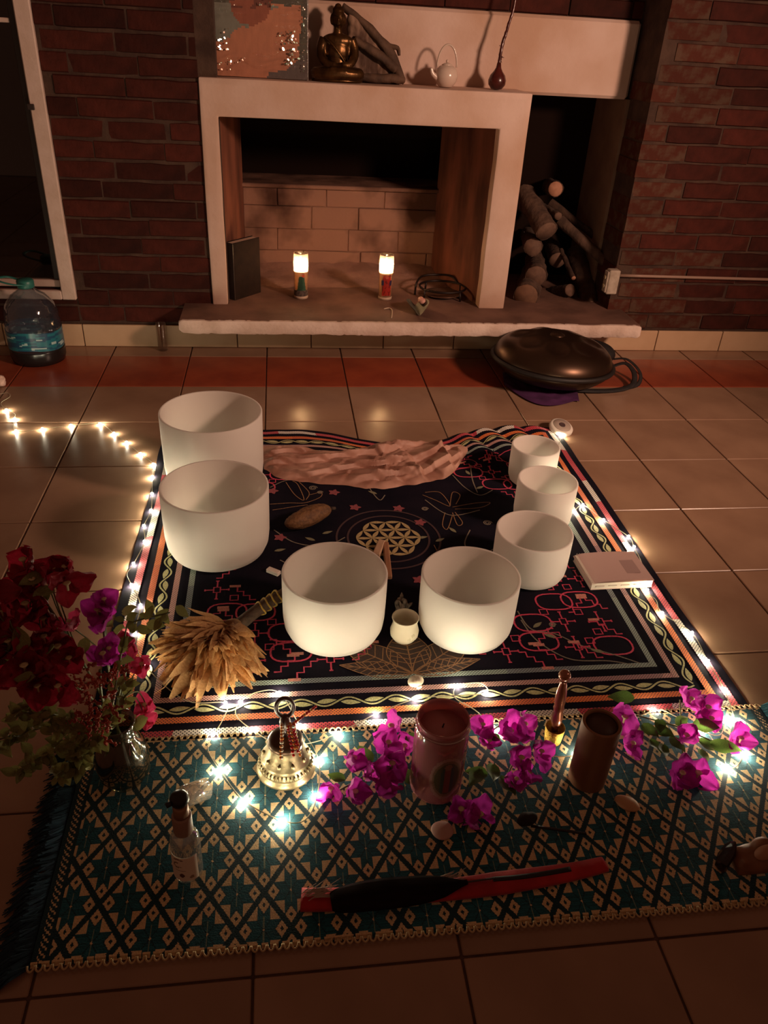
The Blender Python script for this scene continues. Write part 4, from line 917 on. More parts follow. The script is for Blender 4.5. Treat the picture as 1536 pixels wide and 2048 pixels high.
# cream cup
cp = thing('ceramic_cup', 'small cream ceramic cup with raised flowers between front bowls', 'cup', (1.003, -1.553, .0055)); m_cup = mat('cream_glaze', (.82, .74, .56), .3, coat=.2)
obj('wall', MB().lathe([(.020, 0), (.026, .002), (.0335, .014), (.0345, .027), (.030, .044), (.0285, .052), (.0325, .064), (.0322, .0655), (.0300, .065), (.0262, .052), (.028, .043), (.0315, .027), (.028, .012), (.002, .008)], 36), m_cup, cp, smooth=True)
for an, z_ in ((-1.35, .022), (-1.05, .030), (-1.15, .019)):
    for k in range(5):
        p = Vector((.0335*math.cos(an), .0335*math.sin(an), z_)); t = Vector((-math.sin(an), math.cos(an), 0)); 
        obj('raised_petal', MB().ball(p+t*.0035*math.cos(k*1.257)+Vector((0, 0, .0035*math.sin(k*1.257))), .0021, 8, 6), m_cup, cp, smooth=True)
# white shell / pale stones
def pebble(name, p, r, m, lab, cat, rot=0):
    o = obj(name, MB().ball((0, 0, 0), r, 22, 14, nz=.12, nsc=40), m, smooth=True); o.location = (p.x, p.y, r[2]*.9+.006); o.rotation_euler = (0, 0, rot); tag(o, lab, cat); return o
sh = thing('scallop_shell', 'small white ribbed shell on cloth border below cream cup', 'shell', (*G(831, 1366, .01).xy, .0065), .4)
sb = MB().ball((0, 0, .009), (.019, .0155, .010), 40, 14); sb.v = [(x, y*(1+.0), z*(1+.05*math.sin(math.atan2(y+.016, x)*26))) for x, y, z in sb.v]; obj('valve', sb, mat('chalky_shell', (.62, .53, .40), .6, c2=(.5, .4, .3), scale=90), sh, smooth=True)
obj('hinge', MB().box(-.006, .006, -.018, -.013, .001, .009, .001), _mats['chalky_shell'], sh)
pebble('pink_disc_stone', G(884, 1661, .012), (.021, .020, .007), mat('pale_pink_stone', (.56, .36, .30), .6, c2=(.5, .3, .25), scale=20), 'flat round pale pink stone on the runner below pink jar', 'stone')
o = pebble('tan_shell_piece', G(1254, 1606, .012), (.024, .017, .006), mat('tan_shell', (.62, .38, .20), .5, c2=(.5, .28, .14), scale=25), 'oval tan shell piece at foot of wooden cylinder', 'shell', -.6)
# notebook
nb = thing('notebook', 'thick pink spiral notebook lying on right edge of altar cloth', 'notebook', (1.617, -1.325, .0065), math.radians(1.5))
m_pg = mat('cream_pages', (.72, .64, .54), .8, c2=(.55, .48, .4), scale=6, stretch=(1, 1, 60)); m_nc = mat('pink_notebook_cover', (.60, .43, .39), .6)
def wed(x, y): return .5+.5*math.cos(min(1, max(0, (x+.085)/.05))*PI)
obj('cover_bottom', MB().box(-.088, .088, -.067, .067, 0, .002, .0006), m_nc, nb)
obj('pages', MB().grid(lambda u, v: (-.086+.172*u, -.065+.13*(v if v <= 1 else 1), .0), 2, 2).box(-.0865, .0865, -.0655, .0655, .0022, .0205), m_pg, nb)
cvr = MB().grid(lambda u, v: (-.090+.180*u, -.066+.134*v, .0212+.004*math.sin(PI*u)-.006*max(0, .12-u)/.12), 20, 8)
n0 = len(cvr.v); cvr.grid(lambda u, v: (-.090+.180*u, -.066+.134*(1-v), .0227+.004*math.sin(PI*u)-.006*max(0, .12-u)/.12), 20, 8)
obj('cover_top', cvr, m_nc, nb, smooth=True)
obj('cover_print', MB().grid(lambda u, v: (.025+.040*u, -.035+.06*v, .0266+.0*u), 2, 2), mat('grey_print', (.42, .29, .27), .7), nb)
for k in range(4): obj('page_tab', MB().box(-.075+.036*k, -.05+.036*k, -.0675, -.064, .009+.001*(k % 2), .0125, .0005), mat('tab_paper', (.5, .42, .36), .7), nb)
for k in range(22): obj('spiral_ring', MB().tube([(-.080+.0075*k, .067+.004*math.cos(t), .012+.013*math.sin(t)) for t in [2*PI*i/10 for i in range(11)]], .0008, 5, cap=False), mat('ring_wire', (.55, .5, .45), .4, .6), nb)

# husk broom
neck = G(455, 1262, .04); hd0 = G(470, 1256, .035); hd1 = G(566, 1188, .022)
br = thing('husk_broom', 'tan dried husk broom with yellow wrapped handle beside vase flowers', 'broom', (neck.x, neck.y, .006))
m_hk = mat('dried_husk', (.66, .40, .18), .8, c2=(.50, .27, .11), scale=30, rand=.18, translucent=.22, bump=.4, bscale=80)
hl = catmull([hd0+(hd0-hd1)*.25, hd0, (hd0+hd1)/2+Vector((0, 0, .006)), hd1, hd1+(hd1-hd0)*.18], 6)
obj('handle', MB().tube(hl, [.017-.004*i/(len(hl)-1) for i in range(len(hl))], 14), mat('dark_wrapped_handle', (.11, .062, .036), .7, c2=(.06, .035, .022), scale=70, bump=.5, bscale=120), br, smooth=True, world=True)
dh = (hd1-hd0).normalized(); hq = dh.to_track_quat('Z', 'Y').to_matrix().to_4x4()
for s_ in (.50, .62, .74, .86):
    p = hd0.lerp(hd1, s_)+Vector((0, 0, .004)); M_ = Matrix.Translation(p) @ hq
    obj('yellow_wrap', MB().tube([M_ @ Vector((.0165*math.cos(t), .0165*math.sin(t), .006*math.sin(2*t))) for t in [2*PI*i/20 for i in range(21)]], .0024, 6, cap=False), thread('yellow_cord', (.55, .34, .05)), br, smooth=True, world=True)
obj('binding', MB().tube([hd0+(hd0-hd1)*k for k in (.10, .02, -.05)], [.030, .026, .021], 14), mat('husk_binding', (.36, .2, .09), .8, c2=(.25, .13, .06), scale=50), br, smooth=True, world=True)
def husk_mesh(seed):
    rnd = random.Random(seed); b = MB(); n = 7; bend = rnd.uniform(.15, .75); tw = rnd.uniform(-.5, .5); vs = []; fs = []
    for i in range(n):
        u = i/(n-1); w = .075*(.45+.65*math.sin(PI*min(1, u*1.02)**.7)) if i < n-1 else .012; z = -bend*u*u*.5+.03*math.sin(u*9+seed); a = tw*u
        for k in (-1, 0, 1): vs.append((w*k*math.cos(a), u, z+w*abs(k)*.35+w*k*math.sin(a)))
    for i in range(n-1):
        for k in range(2): fs.append((i*3+k, i*3+k+1, (i+1)*3+k+1, (i+1)*3+k))
    return b.add(vs, fs).mesh('husk_leaf', m_hk, True)
hm = [husk_mesh(k) for k in range(7)]; random.seed(21)
out_dir = Vector((-dh.x, -dh.y, 0)).normalized(); base_a = math.atan2(out_dir.y, out_dir.x)
for k in range(290):
    tier = random.random(); an = base_a+.20+random.uniform(-1.4, 1.35)*(1-.15*tier); L = random.uniform(.13, .19)*(1-.36*tier)*(1-.12*abs(an-base_a-.20)); el = .02+.62*tier+random.uniform(-.08, .12)
    dv = Vector((math.cos(an)*math.cos(el), math.sin(an)*math.cos(el), math.sin(el))); st_ = Vector((0, 0, .018+.030*tier))+Vector((out_dir.x, out_dir.y, 0))*random.uniform(-.01, .055)
    side = Vector((0, 0, 1)).cross(dv).normalized(); upv = dv.cross(side)*-1; upv = -upv if upv.z < 0 else upv; X = dv.cross(upv).normalized()
    Rm = Matrix(((X.x, dv.x, upv.x, st_.x), (X.y, dv.y, upv.y, st_.y), (X.z, dv.z, upv.z, st_.z), (0, 0, 0, 1)))
    inst('husk_leaf', random.choice(hm), Rm @ Matrix.Scale(L, 4) @ Matrix.Rotation(random.uniform(-.6, .6), 4, 'Y') @ Matrix.Diagonal((random.uniform(.7, 1.6), 1, 1, 1)), br)

# ================================================================== FLOWERS
def bract_mesh(seed, m, name='bract'):
    rnd = random.Random(seed); nu, nv = 9, 10; b = MB(); cup = rnd.uniform(.25, .75)
    def f(u, v):
        x = (u-.5)*2; w = .46*math.sin(PI*min(1, v*.93+.05)**.85)**.8; X = x*w
        return (X, v, cup*(X*X*1.8)+.22*v*v*rnd_s+.09*math.sin(v*13+x*4+seed)*abs(x)+.05*math.sin(x*8+seed*2)+.07*nz(x*2.3, v*3.1, seed*3.3))
    rnd_s = rnd.uniform(-.6, 1.0); b.grid(f, nu, nv); return b.mesh(name, m, True)
m_mag = mat('magenta_bract', (.62, .045, .43), .7, c2=(.46, .02, .36), scale=40, translucent=.42, rand=.14, bump=.3, bscale=60)
m_redb = mat('crimson_bract', (.34, .010, .030), .65, c2=(.24, .006, .018), scale=40, translucent=.35, rand=.22)
m_pinkb = mat('pink_red_bract', (.58, .045, .12), .6, c2=(.48, .03, .10), scale=40, translucent=.35, rand=.12)
m_leaf = mat('green_leaf', (.10, .17, .035), .5, c2=(.06, .11, .022), scale=30, translucent=.3, rand=.22)
m_leafd = mat('dull_green_leaf', (.27, .255, .085), .6, c2=(.17, .165, .05), scale=30, translucent=.2, rand=.3)
m_stem = mat('green_stem', (.12, .13, .045), .6)
BR = {m.name: [bract_mesh(k, m) for k in range(4)] for m in (m_mag, m_redb, m_pinkb)}
def leaf_mesh(seed, m):
    b = MB(); rnd = random.Random(seed); k = rnd.uniform(.1, .4)
    b.grid(lambda u, v: ((u-.5)*2*.30*math.sin(PI*min(1, v*.97+.015)**.75)**.9, v, .25*abs(u-.5)*.6+k*v*v*-.5+.03*math.sin(v*8+seed)), 5, 8); return b.mesh('leaf', m, True)
LF = {m.name: [leaf_mesh(k, m) for k in range(3)] for m in (m_leaf, m_leafd)}
def place(me, name, p, dv, nrm, s, parent, wx=1.0):
    dv = Vector(dv).normalized(); nrm = Vector(nrm); nrm = nrm-dv*nrm.dot(dv)
    if nrm.length < 1e-4: nrm = dv.orthogonal()
    nrm.normalize(); X = dv.cross(nrm); q = Vector(p)-root_loc(parent)
    return inst(name, me, Matrix(((X.x, dv.x, nrm.x, q.x), (X.y, dv.y, nrm.y, q.y), (X.z, dv.z, nrm.z, q.z), (0, 0, 0, 1))) @ Matrix.Diagonal((s*wx, s, s, 1)), parent)
def flower(p, axis, s, m, parent, open_=.8, k_=1.22):
    s *= k_
    axis = Vector(axis).normalized(); t = axis.orthogonal().normalized(); bb = axis.cross(t); a0 = random.uniform(0, 2*PI)
    for k in range(3):
        a = a0+k*2*PI/3+random.uniform(-.25, .25); rad = t*math.cos(a)+bb*math.sin(a); dv = axis*(1-open_*.75)+rad*open_
        place(random.choice(BR[m.name]), 'bract', Vector(p)-axis*s*.1, dv, axis-rad*.5, s*random.uniform(.85, 1.12), parent, random.uniform(.95, 1.2))
    inst('floret', FLO, Matrix.Translation(Vector(p)-root_loc(parent)+axis*s*.25) @ Matrix.Scale(s*.16, 4), parent)
FLO = MB().lathe([(.25, -1.2), (.3, .2), (.9, .9), (.4, 1.0), (.02, .8)], 8).mesh('floret', mat('pale_floret', (.6, .5, .28), .6), True)
def sprig(name, label, fl, lv, stems, m, base_z=.008, group='loose bougainvillea sprigs on the runner'):
    c = sum((G(x, y, 0) for x, y, *_ in fl), Vector())/len(fl); t = thing(name, label, 'flower', (c.x, c.y, base_z), group=group)
    for x, y, z, s in fl: flower(G(x, y, z), Vector((random.uniform(-.7, .7), random.uniform(-1.0, .1), random.uniform(.3, 1.0))), s, m, t, random.uniform(.45, .85))
    for x, y, z, s, an in lv: place(random.choice(LF[m_leaf.name]), 'leaf', G(x, y, z), (math.cos(an), math.sin(an), random.uniform(-.1, .3)), (random.uniform(-.3, .3), -.3, 1), s, t)
    for ps in stems: obj('stem', MB().tube(catmull([G(x, y, z) for x, y, z in ps], 5), .0017, 6), m_stem, t, smooth=True, world=True)
    return t
random.seed(8)
sprig('bougainvillea_sprig', 'magenta bougainvillea sprig heaped left of the pink jar candle',
      [(790, 1462, .045, .040), (772, 1490, .055, .036), (698, 1520, .040, .040), (782, 1528, .040, .040), (665, 1575, .018, .034), (705, 1590, .020, .036), (762, 1585, .022, .038), (735, 1550, .03, .032), (815, 1500, .03, .034)],
      [(745, 1525, .035, .045, 2.2), (760, 1540, .03, .04, -.4), (690, 1560, .02, .035, 2.8), (805, 1545, .02, .045, -.8), (810, 1480, .04, .035, .3)], [[(680, 1580, .014), (730, 1550, .028), (780, 1510, .04), (800, 1470, .04)], [(705, 1600, .012), (735, 1560, .03)]], m_mag)
sprig('bougainvillea_sprig', 'magenta bougainvillea sprig tucked right of the pink jar candle',
      [(1010, 1470, .045, .044), (1040, 1455, .045, .040), (975, 1490, .04, .032), (1035, 1520, .04, .038), (1075, 1505, .035, .034), (1050, 1555, .02, .034), (1030, 1565, .018, .030), (965, 1455, .05, .03)],
      [(985, 1530, .025, .05, -1.8), (1000, 1555, .02, .05, -1.2), (960, 1540, .02, .05, -2.2), (1000, 1480, .05, .03, 2.6), (975, 1550, .015, .045, 3.0)], [[(965, 1475, .02), (1015, 1440, .045), (1035, 1425, .05)], [(1010, 1560, .015), (1030, 1520, .035), (1050, 1490, .04)]], m_mag)
sprig('bougainvillea_sprig', 'leafy bougainvillea sprig with fairy light behind the wooden cylinder',
      [(1252, 1435, .035, .044), (1256, 1490, .022, .036), (1375, 1405, .03, .036), (1405, 1420, .035, .042), (1420, 1440, .03, .036), (1370, 1480, .02, .038), (1475, 1480, .022, .036)],
      [(1268, 1398, .04, .055, 2.9), (1285, 1450, .03, .045, -1.2), (1310, 1455, .03, .045, -1.0), (1340, 1475, .025, .045, -1.3), (1325, 1490, .02, .04, -1.9), (1385, 1450, .035, .055, -.3), (1420, 1490, .02, .06, -.5), (1440, 1500, .015, .05, 2.4), (1320, 1440, .035, .04, -2.0), (1400, 1500, .012, .04, -1.7), (1350, 1450, .03, .04, .4), (1300, 1480, .016, .04, -1.4)],
      [[(1270, 1430, .03), (1310, 1440, .03), (1360, 1455, .028), (1420, 1480, .018)], [(1360, 1400, .04), (1362, 1450, .03), (1366, 1520, .02)]], m_mag)
sprig('bougainvillea_sprig', 'pair of deep magenta bougainvillea blooms on runner near right edge', [(1355, 1548, .02, .040), (1395, 1548, .02, .042)], [(1375, 1535, .015, .03, 1.2)], [[(1366, 1520, .016), (1372, 1545, .016)]], m_mag)
sprig('bougainvillea_sprig', 'dark magenta bougainvillea bloom lying below the pink jar candle', [(922, 1622, .016, .036), (955, 1632, .014, .036)], [(930, 1640, .01, .03, -2)], [[(915, 1610, .012), (955, 1635, .012)]], m_mag)

# vase with bouquet
vz = thing('glass_vase', 'dark glass vase holding the bouquet at left of runner', 'vase', (.412, -1.925, .0095))
obj('wall', MB().lathe([(.026, 0), (.034, .002), (.046, .025), (.050, .055), (.045, .090), (.032, .118), (.028, .135), (.034, .155), (.0325, .156), (.0265, .136), (.030, .118), (.043, .089), (.047, .055), (.043, .027), (.003, .006)], 36), glass('smoked_glass', (.50, .47, .36), .12, .05, body=.10, bodycol=(.10, .09, .05)), vz, smooth=True)
obj('water', MB().lathe([(.002, .0075), (.040, .028), (.0445, .055), (.041, .086), (.036, .095), (.002, .095)], 28, cap0=False, cap1=False), glass('murky_water', (.62, .58, .42), .04, .02, body=.12, bodycol=(.1, .09, .04)), vz, smooth=True)
mouth = Vector((.412, -1.925, .155))
def bouquet(name, label, fl, m, lf=0, stemr=.0018, size=.036):
    t = thing(name, label, 'flower', (mouth.x, mouth.y, .03), group='bouquet in the glass vase'); pts = []
    for x, y, Y in fl: pts.append(W(x, y, Y))
    for p in pts:
        flower(p, Vector((random.uniform(-.6, .6), random.uniform(-1, .0), random.uniform(.0, .9))), size*random.uniform(.85, 1.15), m, t, random.uniform(.6, .95))
    tipc = sum(pts, Vector())/len(pts)
    main = catmull([(mouth.x+.008, mouth.y, .04), mouth, mouth.lerp(tipc, .55)+Vector((0, 0, .02)), tipc], 5); obj('stem', MB().tube(main, stemr*1.3, 6), m_stem, t, smooth=True, world=True)
    for p in pts: obj('twig', MB().tube(catmull([mouth.lerp(tipc, .45), tipc.lerp(p, .5)-Vector((0, 0, .01)), p], 4), stemr*.7, 5), m_stem, t, smooth=True, world=True)
    for k in range(lf):
        p = random.choice(pts).lerp(tipc, random.random())+Vector((random.uniform(-.03, .03), random.uniform(-.03, .03), random.uniform(-.04, .02)))
        place(random.choice(LF[m_leafd.name]), 'leaf', p, (random.uniform(-1, 1), random.uniform(-1, .5), random.uniform(-.4, .6)), (0, -.4, 1), random.uniform(.03, .05), t)
    return t
random.seed(14)
bouquet('red_bougainvillea', 'dark red bougainvillea branch rising highest from the glass vase', [(60, 1130, -1.85), (110, 1140, -1.85), (140, 1140, -1.86), (75, 1165, -1.88), (130, 1165, -1.9), (40, 1180, -1.87), (60, 1215, -1.9), (95, 1235, -1.9), (20, 1250, -1.92), (85, 1270, -1.93)], m_redb, 5)
bouquet('red_bougainvillea', 'crimson bougainvillea branch spreading left out of the frame', [(30, 1290, -1.97), (70, 1310, -1.96), (5, 1300, -1.98), (110, 1290, -1.96), (50, 1335, -2.0), (100, 1340, -2.0), (15, 1220, -1.95), (140, 1320, -1.97), (75, 1370, -2.02), (125, 1375, -2.02), (20, 1360, -2.0), (-20, 1190, -1.95), (-25, 1270, -1.97)], m_redb, 6)
bouquet('magenta_bougainvillea', 'magenta bougainvillea branch at top right of the bouquet', [(205, 1205, -1.88), (212, 1230, -1.88), (198, 1225, -1.89), (215, 1300, -1.92), (205, 1320, -1.94)], m_mag, 5, size=.032)
bouquet('pink_bougainvillea', 'pinkish red blooms reaching right from vase towards husk broom', [(240, 1280, -1.86), (255, 1290, -1.86), (145, 1255, -1.9), (293, 1412, -1.87), (290, 1440, -1.88), (288, 1330, -1.86)], m_pinkb, 5, size=.030)
# orange red plume
pl = thing('celosia_plume', 'rusty red feathery celosia plume in middle of the bouquet', 'flower', (mouth.x, mouth.y, .03), group='bouquet in the glass vase'); m_pl = mat('rust_red_plume', (.42, .06, .022), .8, c2=(.2, .022, .012), scale=60, rand=.25)
obj('stem', MB().tube(catmull([(mouth.x, mouth.y+.006, .04), mouth+Vector((0, .004, 0)), W(205, 1400, -1.96), W(200, 1340, -1.98)], 5), .0024, 6), m_stem, pl, smooth=True, world=True)
tm_ = MB()
for k in range(9): tm_.ball((random.uniform(-.3, .3), random.uniform(-.3, .3), k*.28), random.uniform(.22, .34)*(1-.06*k), 6, 4)
PLM = tm_.mesh('plumelet', m_pl)
for k in range(70):
    u = random.random(); p = W(150+100*random.random()*(1-.3*u), 1320+150*u+20*random.random(), -2.005+random.uniform(-.02, .03)); dv = Vector((random.uniform(-.7, .7), random.uniform(-.6, .4), random.uniform(-.9, .6))).normalized()
    inst('plumelet', PLM, Matrix.Translation(p-root_loc(pl)) @ dv.to_track_quat('Z', 'Y').to_matrix().to_4x4() @ Matrix.Scale(random.uniform(.0075, .013), 4), pl)
# green foliage
gf = thing('herb_foliage', 'dull green leafy herb drooping left from the vase rim', 'foliage', (mouth.x, mouth.y, .03), group='bouquet in the glass vase')
for pxs in ([(190, 1460), (120, 1450), (50, 1465), (-5, 1480)], [(190, 1470), (130, 1490), (70, 1520), (40, 1545)], [(195, 1475), (150, 1510), (120, 1550)], [(185, 1455), (110, 1430), (40, 1425)], [(200, 1470), (170, 1500), (160, 1530)], [(215, 1450), (245, 1400), (262, 1380)], [(220, 1445), (250, 1270), (265, 1245), (340, 1225)]):
    pts = catmull([mouth]+[W(x, y, -1.985) for x, y in pxs], 5); obj('stem', MB().tube(pts, .0014, 5), m_stem, gf, smooth=True, world=True)
    for k in range(54 if pxs[-1][0] < 200 else 20):
        i = random.randint(len(pts)//3, len(pts)-1); t = (pts[min(i+1, len(pts)-1)]-pts[max(0, i-1)]).normalized(); dv = t*.5+Vector((random.uniform(-1, 1), random.uniform(-.6, .6), random.uniform(-.8, .8)))
        place(random.choice(LF[m_leafd.name]), 'leaf', pts[i]+Vector((random.uniform(-.008, .008), random.uniform(-.012, .012), random.uniform(-.008, .008))), dv, (random.uniform(-.3, .3), -.5, .8), random.uniform(.017, .030), gf)

# ================================================================== THINGS ON THE RUNNER
Z1 = .0095
# brass bell
bl_ = thing('hand_bell', 'engraved brass hand bell with red bead tassel on runner', 'bell', (.716, -1.922, Z1)); m_brass = mat('aged_brass', (.38, .31, .18), .46, .9, c2=(.22, .175, .10), scale=40, bump=.3, bscale=120, bdist=.002)
obj('body', MB().lathe([(.055, 0), (.0575, .003), (.057, .008), (.053, .013), (.051, .017), (.0535, .019), (.051, .024), (.0475, .030), (.049, .032), (.046, .037), (.040, .050), (.036, .064), (.0335, .074), (.030, .082), (.020, .088), (.010, .090), (.001, .090)], 48, cap0=False), m_brass, bl_, smooth=True)
for k in range(40):
    a = 2*PI*k/40; obj('relief_bar', MB().tube([(.0535*math.cos(a), .0535*math.sin(a), .0205), (.0495*math.cos(a), .0495*math.sin(a), .0285)], .0016, 5), m_brass, bl_, smooth=True)
for k in range(10):
    a = 2*PI*k/10; obj('relief_motif', MB().ball((.0425*math.cos(a), .0425*math.sin(a), .047), (.004, .004, .006), 8, 6), m_brass, bl_, smooth=True)
m_bd = mat('dark_rosewood', (.07, .025, .015), .35, coat=.4)
obj('shaded_shoulder', MB().lathe([(.0345, .0725), (.034, .080), (.028, .088), (.016, .093), (.008, .096)], 28), mat('shaded_bronze', (.10, .055, .03), .4, .7), bl_, smooth=True)  # dark cap puts the shadow over the bell's top into its colour
obj('handle', MB().lathe([(.008, .090), (.010, .096), (.007, .102), (.009, .115), (.011, .128), (.008, .140), (.005, .145)], 20), m_bd, bl_, smooth=True)
obj('handle_loop', MB().tube([(.016*math.cos(t), 0, .165+.024*math.sin(t)) for t in [2*PI*i/24 for i in range(25)]], .0042, 8, cap=False), m_bd, bl_, smooth=True)
bead = {n: MB().ball((0, 0, 0), .0030, 8, 6).mesh('bead', mat(n, c, .25), True) for n, c in (('red_bead', (.55, .02, .015)), ('white_bead', (.75, .66, .5)), ('orange_bead', (.65, .22, .03)))}
random.seed(4)
for s_ in range(9):
    x0 = random.uniform(-.014, .020); L = random.randint(6, 12); cname = random.choice(['red_bead', 'red_bead', 'orange_bead', 'white_bead'])
    for k in range(L):
        z_ = .135-.0062*k; rr = .012+.030*sst(0, 11, k)+.004*(s_ % 3); inst('bead', bead[cname if random.random() < .75 else random.choice(list(bead))], Matrix.Translation((x0+.01*sst(0, 10, k)*(1 if x0 > 0 else -.3), -rr, z_)), bl_)
for k in range(12): inst('bead', bead['red_bead' if k % 3 else 'orange_bead'], Matrix.Translation((.012+.0055*k*.75, -.006+.001*k, .125+.0030*k)), bl_)
# pink jar candle
jc = thing('jar_candle', 'pink glass jar candle with oval devotional picture among bougainvillea', 'candle', (1.003, -1.985, Z1)); Rj = .0505; Hj = .185
obj('jar', MB().lathe([(Rj*.90, 0), (Rj*.98, .004), (Rj, .012), (Rj, .145), (Rj*.96, .160), (Rj*.93, .166), (Rj*.945, .170), (Rj*.96, Hj-.004), (Rj*.945, Hj), (Rj*.90, Hj), (Rj*.89, Hj-.006), (Rj*.88, .165), (Rj*.95, .143), (Rj*.95, .012), (.003, .008)], 48), glass('pink_jar_glass', (.90, .55, .58), .08, .04, body=.6, bodycol=(.62, .24, .26)), jc, smooth=True)
obj('wax', MB().lathe([(.003, .0095), (Rj*.935, .0125), (Rj*.935, .145), (Rj*.86, .160), (.002, .159)], 36), mat('pink_wax', (.66, .27, .27), .3, translucent=.3), jc, smooth=True)
obj('wick', MB().tube([(0, 0, .158), (.002, 0, .168)], .0014, 6), m_wick, jc)
obj('rim', MB().tube([(Rj*.965*math.cos(t), Rj*.965*math.sin(t), .169) for t in [2*PI*i/48 for i in range(49)]], .0024, 8, cap=False), glass('rim_glass', (.95, .85, .85), .35, .05), jc, smooth=True)
lb = MB(); nu, nv = 64, 60; a0, a1 = -PI*.5+.14-1.05, -PI*.5+.14+1.05; lb.grid(lambda u, v: (Rj*1.006*math.cos(a0+(a1-a0)*u), Rj*1.006*math.sin(a0+(a1-a0)*u), .016+.120*v), nu, nv); keep = []; cs = []
for j in range(nv-1):
    for i in range(nu-1):
        x = ((i+.5)/(nu-1)*2-1); v = ((j+.5)/(nv-1)*2-1); r = math.hypot(x/.62, v/.93)
        if r > 1+.04*nz(x*9, v*9): continue
        c = (.42, .24, .22) if r > .86 else (.24, .15, .10) if r > .74 else (.10, .085, .045)
        if r < .74 and abs(x) < .25*(1-.35*max(0, v)) and -.62 < v < .5: c = (.22, .07, .05) if abs(x) < .12 else (.05, .085, .07)
        if x*x/.018+(v-.52)**2/.018 < 1: c = (.28, .15, .10)
        keep.append(lb.f[j*(nu-1)+i]); cs.append(c)
lb.f = keep; lb.col = cs; obj('oval_picture', lb, mat('oval_print', (1, 1, 1), .45, attr='Col'), jc)
# wooden cylinder
wcy = thing('wooden_cylinder', 'plain brown wooden cylinder shaker standing on the runner', 'shaker', (1.307, -1.995, Z1)); m_wd = mat('plain_brown_wood', (.27, .125, .060), .6, c2=(.19, .085, .040), scale=14, stretch=(1, 1, .15))
obj('body', MB().lathe([(.034, 0), (.036, .002), (.0375, .155), (.0365, .158), (.031, .158), (.030, .154)], 40, cap1=False), m_wd, wcy, smooth=False); auto_smooth(wcy.children[0], 40)
obj('top_disc', MB().lathe([(.030, .150), (.030, .154), (.001, .1545)], 32), mat('shaded_wood_top', (.06, .025, .015), .5), wcy, smooth=True)  # dark colour paints the shade on the plain wooden top
# turned wand in gold cup
wn = thing('turned_wand', 'glossy copper brown turned wand standing in gold glitter cup', 'wand', (*G(1103, 1487, 0).xy, Z1)); m_cop = mat('copper_lacquer', (.30, .10, .055), .2, .45, coat=.6)
obj('gold_cup', MB().lathe([(.017, 0), (.0175, .003), (.0205, .040), (.0195, .0405), (.0175, .032), (.001, .030)], 28), mat('gold_glitter', (.72, .48, .10), .3, .9, c2=(.45, .26, .04), scale=260, bump=1.0, bscale=350, bdist=.003), wn, smooth=True)
tv_ = W(1131, 1342, -1.888)-Vector((wn.location.x, wn.location.y, wn.location.z+.028)); Lw = tv_.length; M_ = Matrix.Translation((0, 0, .028)) @ tv_.to_track_quat('Z', 'Y').to_matrix().to_4x4()
obj('shaft', MB().lathe([(r, z_*Lw) for r, z_ in ((.007, 0), (.0075, .10), (.011, .16), (.012, .26), (.0095, .36), (.0115, .40), (.0095, .43), (.0115, .52), (.0105, .68), (.0075, .80), (.0065, .84), (.009, .86))], 20, M=M_), m_cop, wn, smooth=True)
obj('knob', MB().ball(M_ @ Vector((0, 0, Lw*.93)), (.0125, .0125, .0125), 18, 12), m_cop, wn, smooth=True)
# spray bottle
sp = thing('spray_bottle', 'small clear spray bottle with white label at runner left', 'bottle', (.548, -2.130, Z1), .15)
m_cl = glass('clear_bottle', (.86, .86, .86), .16, .05, body=.22, bodycol=(.6, .54, .48))
obj('body', MB().lathe([(.019, 0), (.0235, .002), (.0245, .008), (.0245, .085), (.0235, .095), (.019, .106), (.0135, .111), (.0125, .120)], 32, cap1=False), m_cl, sp, smooth=True)
lb = MB(); nu, nv = 44, 40; lb.grid(lambda u, v: (.0250*math.cos(-PI*.62+2.2*(u-.5)), .0250*math.sin(-PI*.62+2.2*(u-.5)), .010+.062*v), nu, nv); cs = []
for j in range(nv-1):
    for i in range(nu-1):
        x = (i+.5)/(nu-1)*2-1; v = (j+.5)/(nv-1); c = (.85, .74, .60)
        d1 = abs(math.hypot((x+.30)/.22, (v-.66)/.11)-1); d2 = abs(math.hypot((x+.22)/.26, (v-.86)/.06)-1)
        if (d1 < .22 and x < -.2) or (abs(v-.60) < .02 and -.4 < x < .0) or (d2 < .35 and v > .86): c = (.20, .12, .07)
        if ((x+.05)/.17)**2+((v-.24)/.085)**2 < 1: c = (.13, .055, .035)
        if ((x-.55)/.14)**2+((v-.16)/.07)**2 < 1: c = (.35, .23, .16)
        if abs(v-.46) < .012 and -.5 < x < .2: c = (.35, .25, .16)
        cs.append(c)
lb.col = cs; obj('label', lb, mat('paper_label', (1, 1, 1), .6, attr='Col'), sp)
obj('collar', MB().lathe([(.0155, .112), (.0160, .114), (.0160, .150), (.0145, .152)], 28), mat('frosted_collar', (.32, .20, .15), .45), sp, smooth=True)
obj('pump_neck', MB().lathe([(.0125, .150), (.0125, .172), (.010, .176)], 24), mat('copper_neck', (.34, .19, .11), .35, .3), sp, smooth=True)
hdm = MB().ball((0, 0, .190), (.0155, .0155, .0145), 18, 12); obj('pump_head', hdm, mat('black_pump', (.008, .006, .006), .35), sp, smooth=True)
obj('nozzle', MB().tube([(-.012, -.006, .192), (-.020, -.010, .192)], .0045, 10), _mats['black_pump'], sp, smooth=True)
oc = thing('clear_cap', 'clear plastic bottle cap lying behind the spray bottle', 'cap', (*G(388, 1592, .022).xy, Z1+.021)); oc.rotation_euler = (math.radians(70), 0, -.9)
